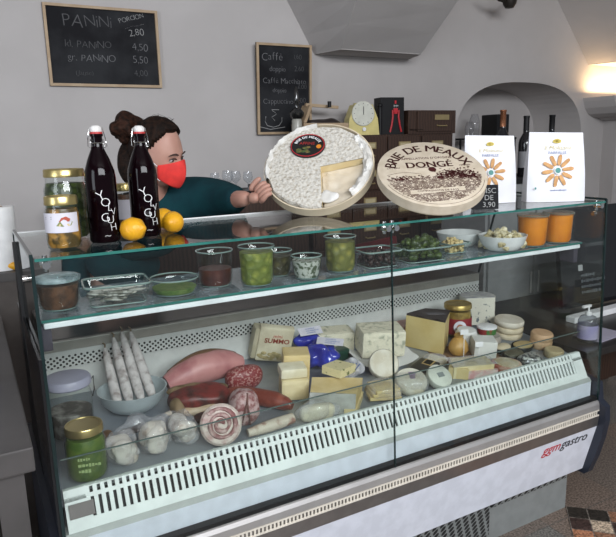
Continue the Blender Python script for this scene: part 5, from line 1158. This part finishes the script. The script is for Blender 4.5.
# niche shelf with tumblers
ns = thing('niche_shelf', 'black wire shelf with glasses inside the arched niche', 'shelf', (3.45, 2.36, 1.001))
mb = MB(); mb.box((.22, .10, .448), (.62, .20, .016))
for sx in (-.08, .52):
    for sy in (.01, .19): mb.box((sx, sy, .22), (.012, .012, .44))
mb.build('shelf_frame', black, ns)
for i, (x, y, h_, r_) in enumerate(((3.52, 2.43, .13, .040), (3.60, 2.46, .19, .045), (3.72, 2.43, .12, .048), (3.82, 2.44, .12, .042))):
    t = thing('glass_tumbler', ('first', 'second and tallest', 'third', 'fourth')[i] + ' clear glass from the left on the niche shelf', 'glass', (x, y, 1.4575), 0, 'glasses in the niche')
    MB().lathe([(r_ * .8, 0), (r_, h_ * .5), (r_ * .95, h_ * .7), (r_ * .6, h_)], seg=20, cap=False).build('glass_wall', glass('niche_glass', (.8, .8, .8), 1.5, film=.1), t)

# hanging iron lamp
hl = thing('iron_ceiling_lamp', 'dark iron hanging lamp arm at the top edge above the niche', 'lamp', (3.36, 1.9, 2.395))
MB().cyl((0, 0, 0), (0, 0, .88), .010).tube([(-.16, 0, .03), (-.10, 0, -.01), (0, 0, -.02), (.08, 0, .02), (.14, 0, .05)], .012, 8).build('iron_arm', mat('iron', (.03, .025, .02), .5, .5), hl)
MB().lathe([(.0001, -.06), (.03, -.055), (.045, -.03), (.05, 0)], M=Matrix.Translation((0, 0, 0)), seg=24, cap=False).build('iron_cup', MATS['iron'], hl)
MB().lathe([(.0001, .0), (.02, .01), (.035, .035), (.03, .06), (.0001, .09)], M=Matrix.Translation((0.15, 0, .05)), seg=20).build('bulb_cup', MATS['iron'], hl)

# ================================================================== LEFT: WORKTOP
wt = thing('steel_worktop', 'stainless steel worktop table at the left of the counter', 'table', (-.012, -.22, 0))
MB().box((-.60, .55, .875), (1.12, 1.10, .05), bev=.004).build('table_top', steel_table, wt)
for sx in (-.085, -1.1):
    for sy in (.05, 1.02): MB().box((sx, sy, .425), (.05, .05, .85)).build('leg', steel_table, wt)
MB().box((-.60, .55, .25), (1.08, 1.0, .02)).build('lower_shelf', steel_dark, wt)
bt = thing('rear_cabinet', 'dark shelf unit behind the steel worktop at the left edge', 'cabinet', (-.44, 1.10, 0)); MB().box((0, 0, .50), (1.1, .30, 1.0)).build('cabinet_body', steel_dark, bt); MB().box((0, 0, 1.015), (1.12, .32, .03)).build('cabinet_top', steel_table, bt)
pr_ = thing('paper_roll', 'white kitchen paper roll standing at the left edge behind the counter', 'paper roll', (-.02, 1.03, 1.0305))
MB().lathe([(.020, .001), (.056, .001), (.056, .225), (.020, .225)], seg=36, cap=False).build('paper_layers', paper, pr_); MB().lathe([(.020, 0), (.020, .226)], seg=24, cap=False).build('cardboard_core', wood_mid, pr_)
ll = lemon_m; tag(MB().blob((.01, .99, 1.046), (.07, .035, .03), .004, 30, seed=2).build('lemon_slice', lemon_m, None), 'yellow lemon piece beside the paper roll', 'lemon')
sbt = thing('spray_bottle', 'white bottle with blue base at the left edge on the steel worktop', 'bottle', (-.135, .19, .9005)); MB().lathe([(.040, 0), (.042, .004), (.042, .028), (.038, .030)], seg=28).build('blue_base', mat('blue_plastic', (.02, .05, .35), .4), sbt); MB().lathe([(.038, .03), (.038, .15), (.02, .18), (.012, .19), (.012, .22), (.0001, .22)], seg=28).build('bottle_body', white, sbt)

# ================================================================== RIGHT: SIDE TABLE
st = thing('side_table', 'low dark side table at the right end of the counter', 'table', (1.98, .06, 0))
MB().box((.62, .45, .58), (1.20, .78, .03), bev=.003).build('table_top', mat('dark_top', (.02, .018, .017), .35), st)
for sx in (.05, 1.18):
    for sy in (.40, .78): MB().box((sx, sy, .283), (.04, .04, .565)).build('leg', wood_dark, st)
MB().box((.62, .70, .30), (1.1, .02, .5)).build('back_board', wood_dark, st)
sp = thing('soap_dispenser', 'clear pump bottle with lavender label on the side table', 'bottle', (2.125, .215, .5955))
MB().lathe([(.036, 0), (.040, .006), (.040, .090), (.030, .108), (.014, .115)], seg=28, cap=False).build('bottle_body', glass('soap_glass', (.7, .72, .74), 1.5, film=.2, filmc=(.3, .3, .33)), sp)
MB().lathe([(.041, .016), (.041, .075)], seg=28, cap=False).build('lavender_label', mat('lavender', (.27, .25, .42), .6, c2=(.36, .34, .46), scale=10), sp)
MB().cyl((0, 0, .112), (0, 0, .130), .013).cyl((0, 0, .130), (0, 0, .150), .004).box((-.014, 0, .154), (.048, .012, .010), bev=.002).build('pump', white, sp)
tag(MB().box((0, 0, .002), (.20, .13, .003)).build('leaflet', mat('leaflet', (.36, .34, .42), .6), None, loc=(2.24, .24, .5955), rot=(0, 0, .1)), 'pale leaflet lying beside the soap dispenser', 'leaflet')
scr = thing('till_screen', 'large black display screen leaning back on the side table', 'screen', (2.82, .56, .612), rot=(deg(-8), 0, deg(-4)))
MB().box((0, 0, .245), (.80, .03, .50), bev=.004).build('screen_panel', black_gloss, scr)
mb = MB()
mb.box((0, 0, .3), (.001, .001, .001))
marks([8, 12, 11, 12], .022, mat('screen_grey', (.10, .11, .12), .6), scr, Matrix.Translation((-.21, -.0165, .150)) @ Matrix.Rotation(PI / 2, 4, 'X'), 'screen_text'); MB().box((-.27, -.0165, .19), (.03, .001, .03)).build('screen_icon', mat('icon', (.35, .36, .36), .6), scr)
tag(MB().box((0, 0, .014), (.62, .05, .028), bev=.004).build('white_ledge', white, None, loc=(2.60, .44, .5955), rot=(0, 0, deg(2))), 'white bar lying in front of the black screen', 'bar')
# red chair behind, seen through the counter
rc_ = thing('red_chair', 'dark red chair standing behind the counter', 'chair', (1.98, 1.25, 0), deg(20)); redc = mat('chair_red', (.14, .012, .015), .5)
MB().box((0, 0, .45), (.40, .40, .04), bev=.012).build('seat', redc, rc_); MB().box((0, .19, .72), (.38, .03, .36), rot=(-.12, 0, 0), bev=.012).build('backrest', redc, rc_)
for sx in (-.17, .17):
    for sy in (-.17, .17): MB().cyl((sx, sy, .43), (sx * 1.1, sy * 1.1, 0), .014, seg=10).build('leg', black, rc_)

# settle every loose thing on the surface that carries it
bpy.context.view_layer.update()
def descend(o):
    yield o
    for c in o.children: yield from descend(c)
def settle(o):
    vs = [d.matrix_world @ v.co for d in descend(o) if d.type == 'MESH' for v in d.data.vertices]
    return vs
for o in [o for o in scene.objects if o.parent is None and o.get('category')]:
    p = o.matrix_world.translation
    if not (0 < p.x < L and 0 < p.y < .62 and .5 < p.z < 1.6) or o.name.startswith(('refrigerated', 'person')): continue
    vs = settle(o); lo = min(v.z for v in vs)
    if lo > TZ - .06: gap = lo - TZ - .0004
    elif lo > SZ2 - .06: gap = lo - SZ2 - .0004
    else: gap = min(v.z - deckz(v.y) for v in vs) - (.0036 if o.name.startswith(('pear', 'white_cheese_block', 'ricotta', 'price_pick')) else .0006)
    if o.name.startswith('gorgonzola_block'): continue
    if gap < 0 or gap < .012: o.location.z -= gap
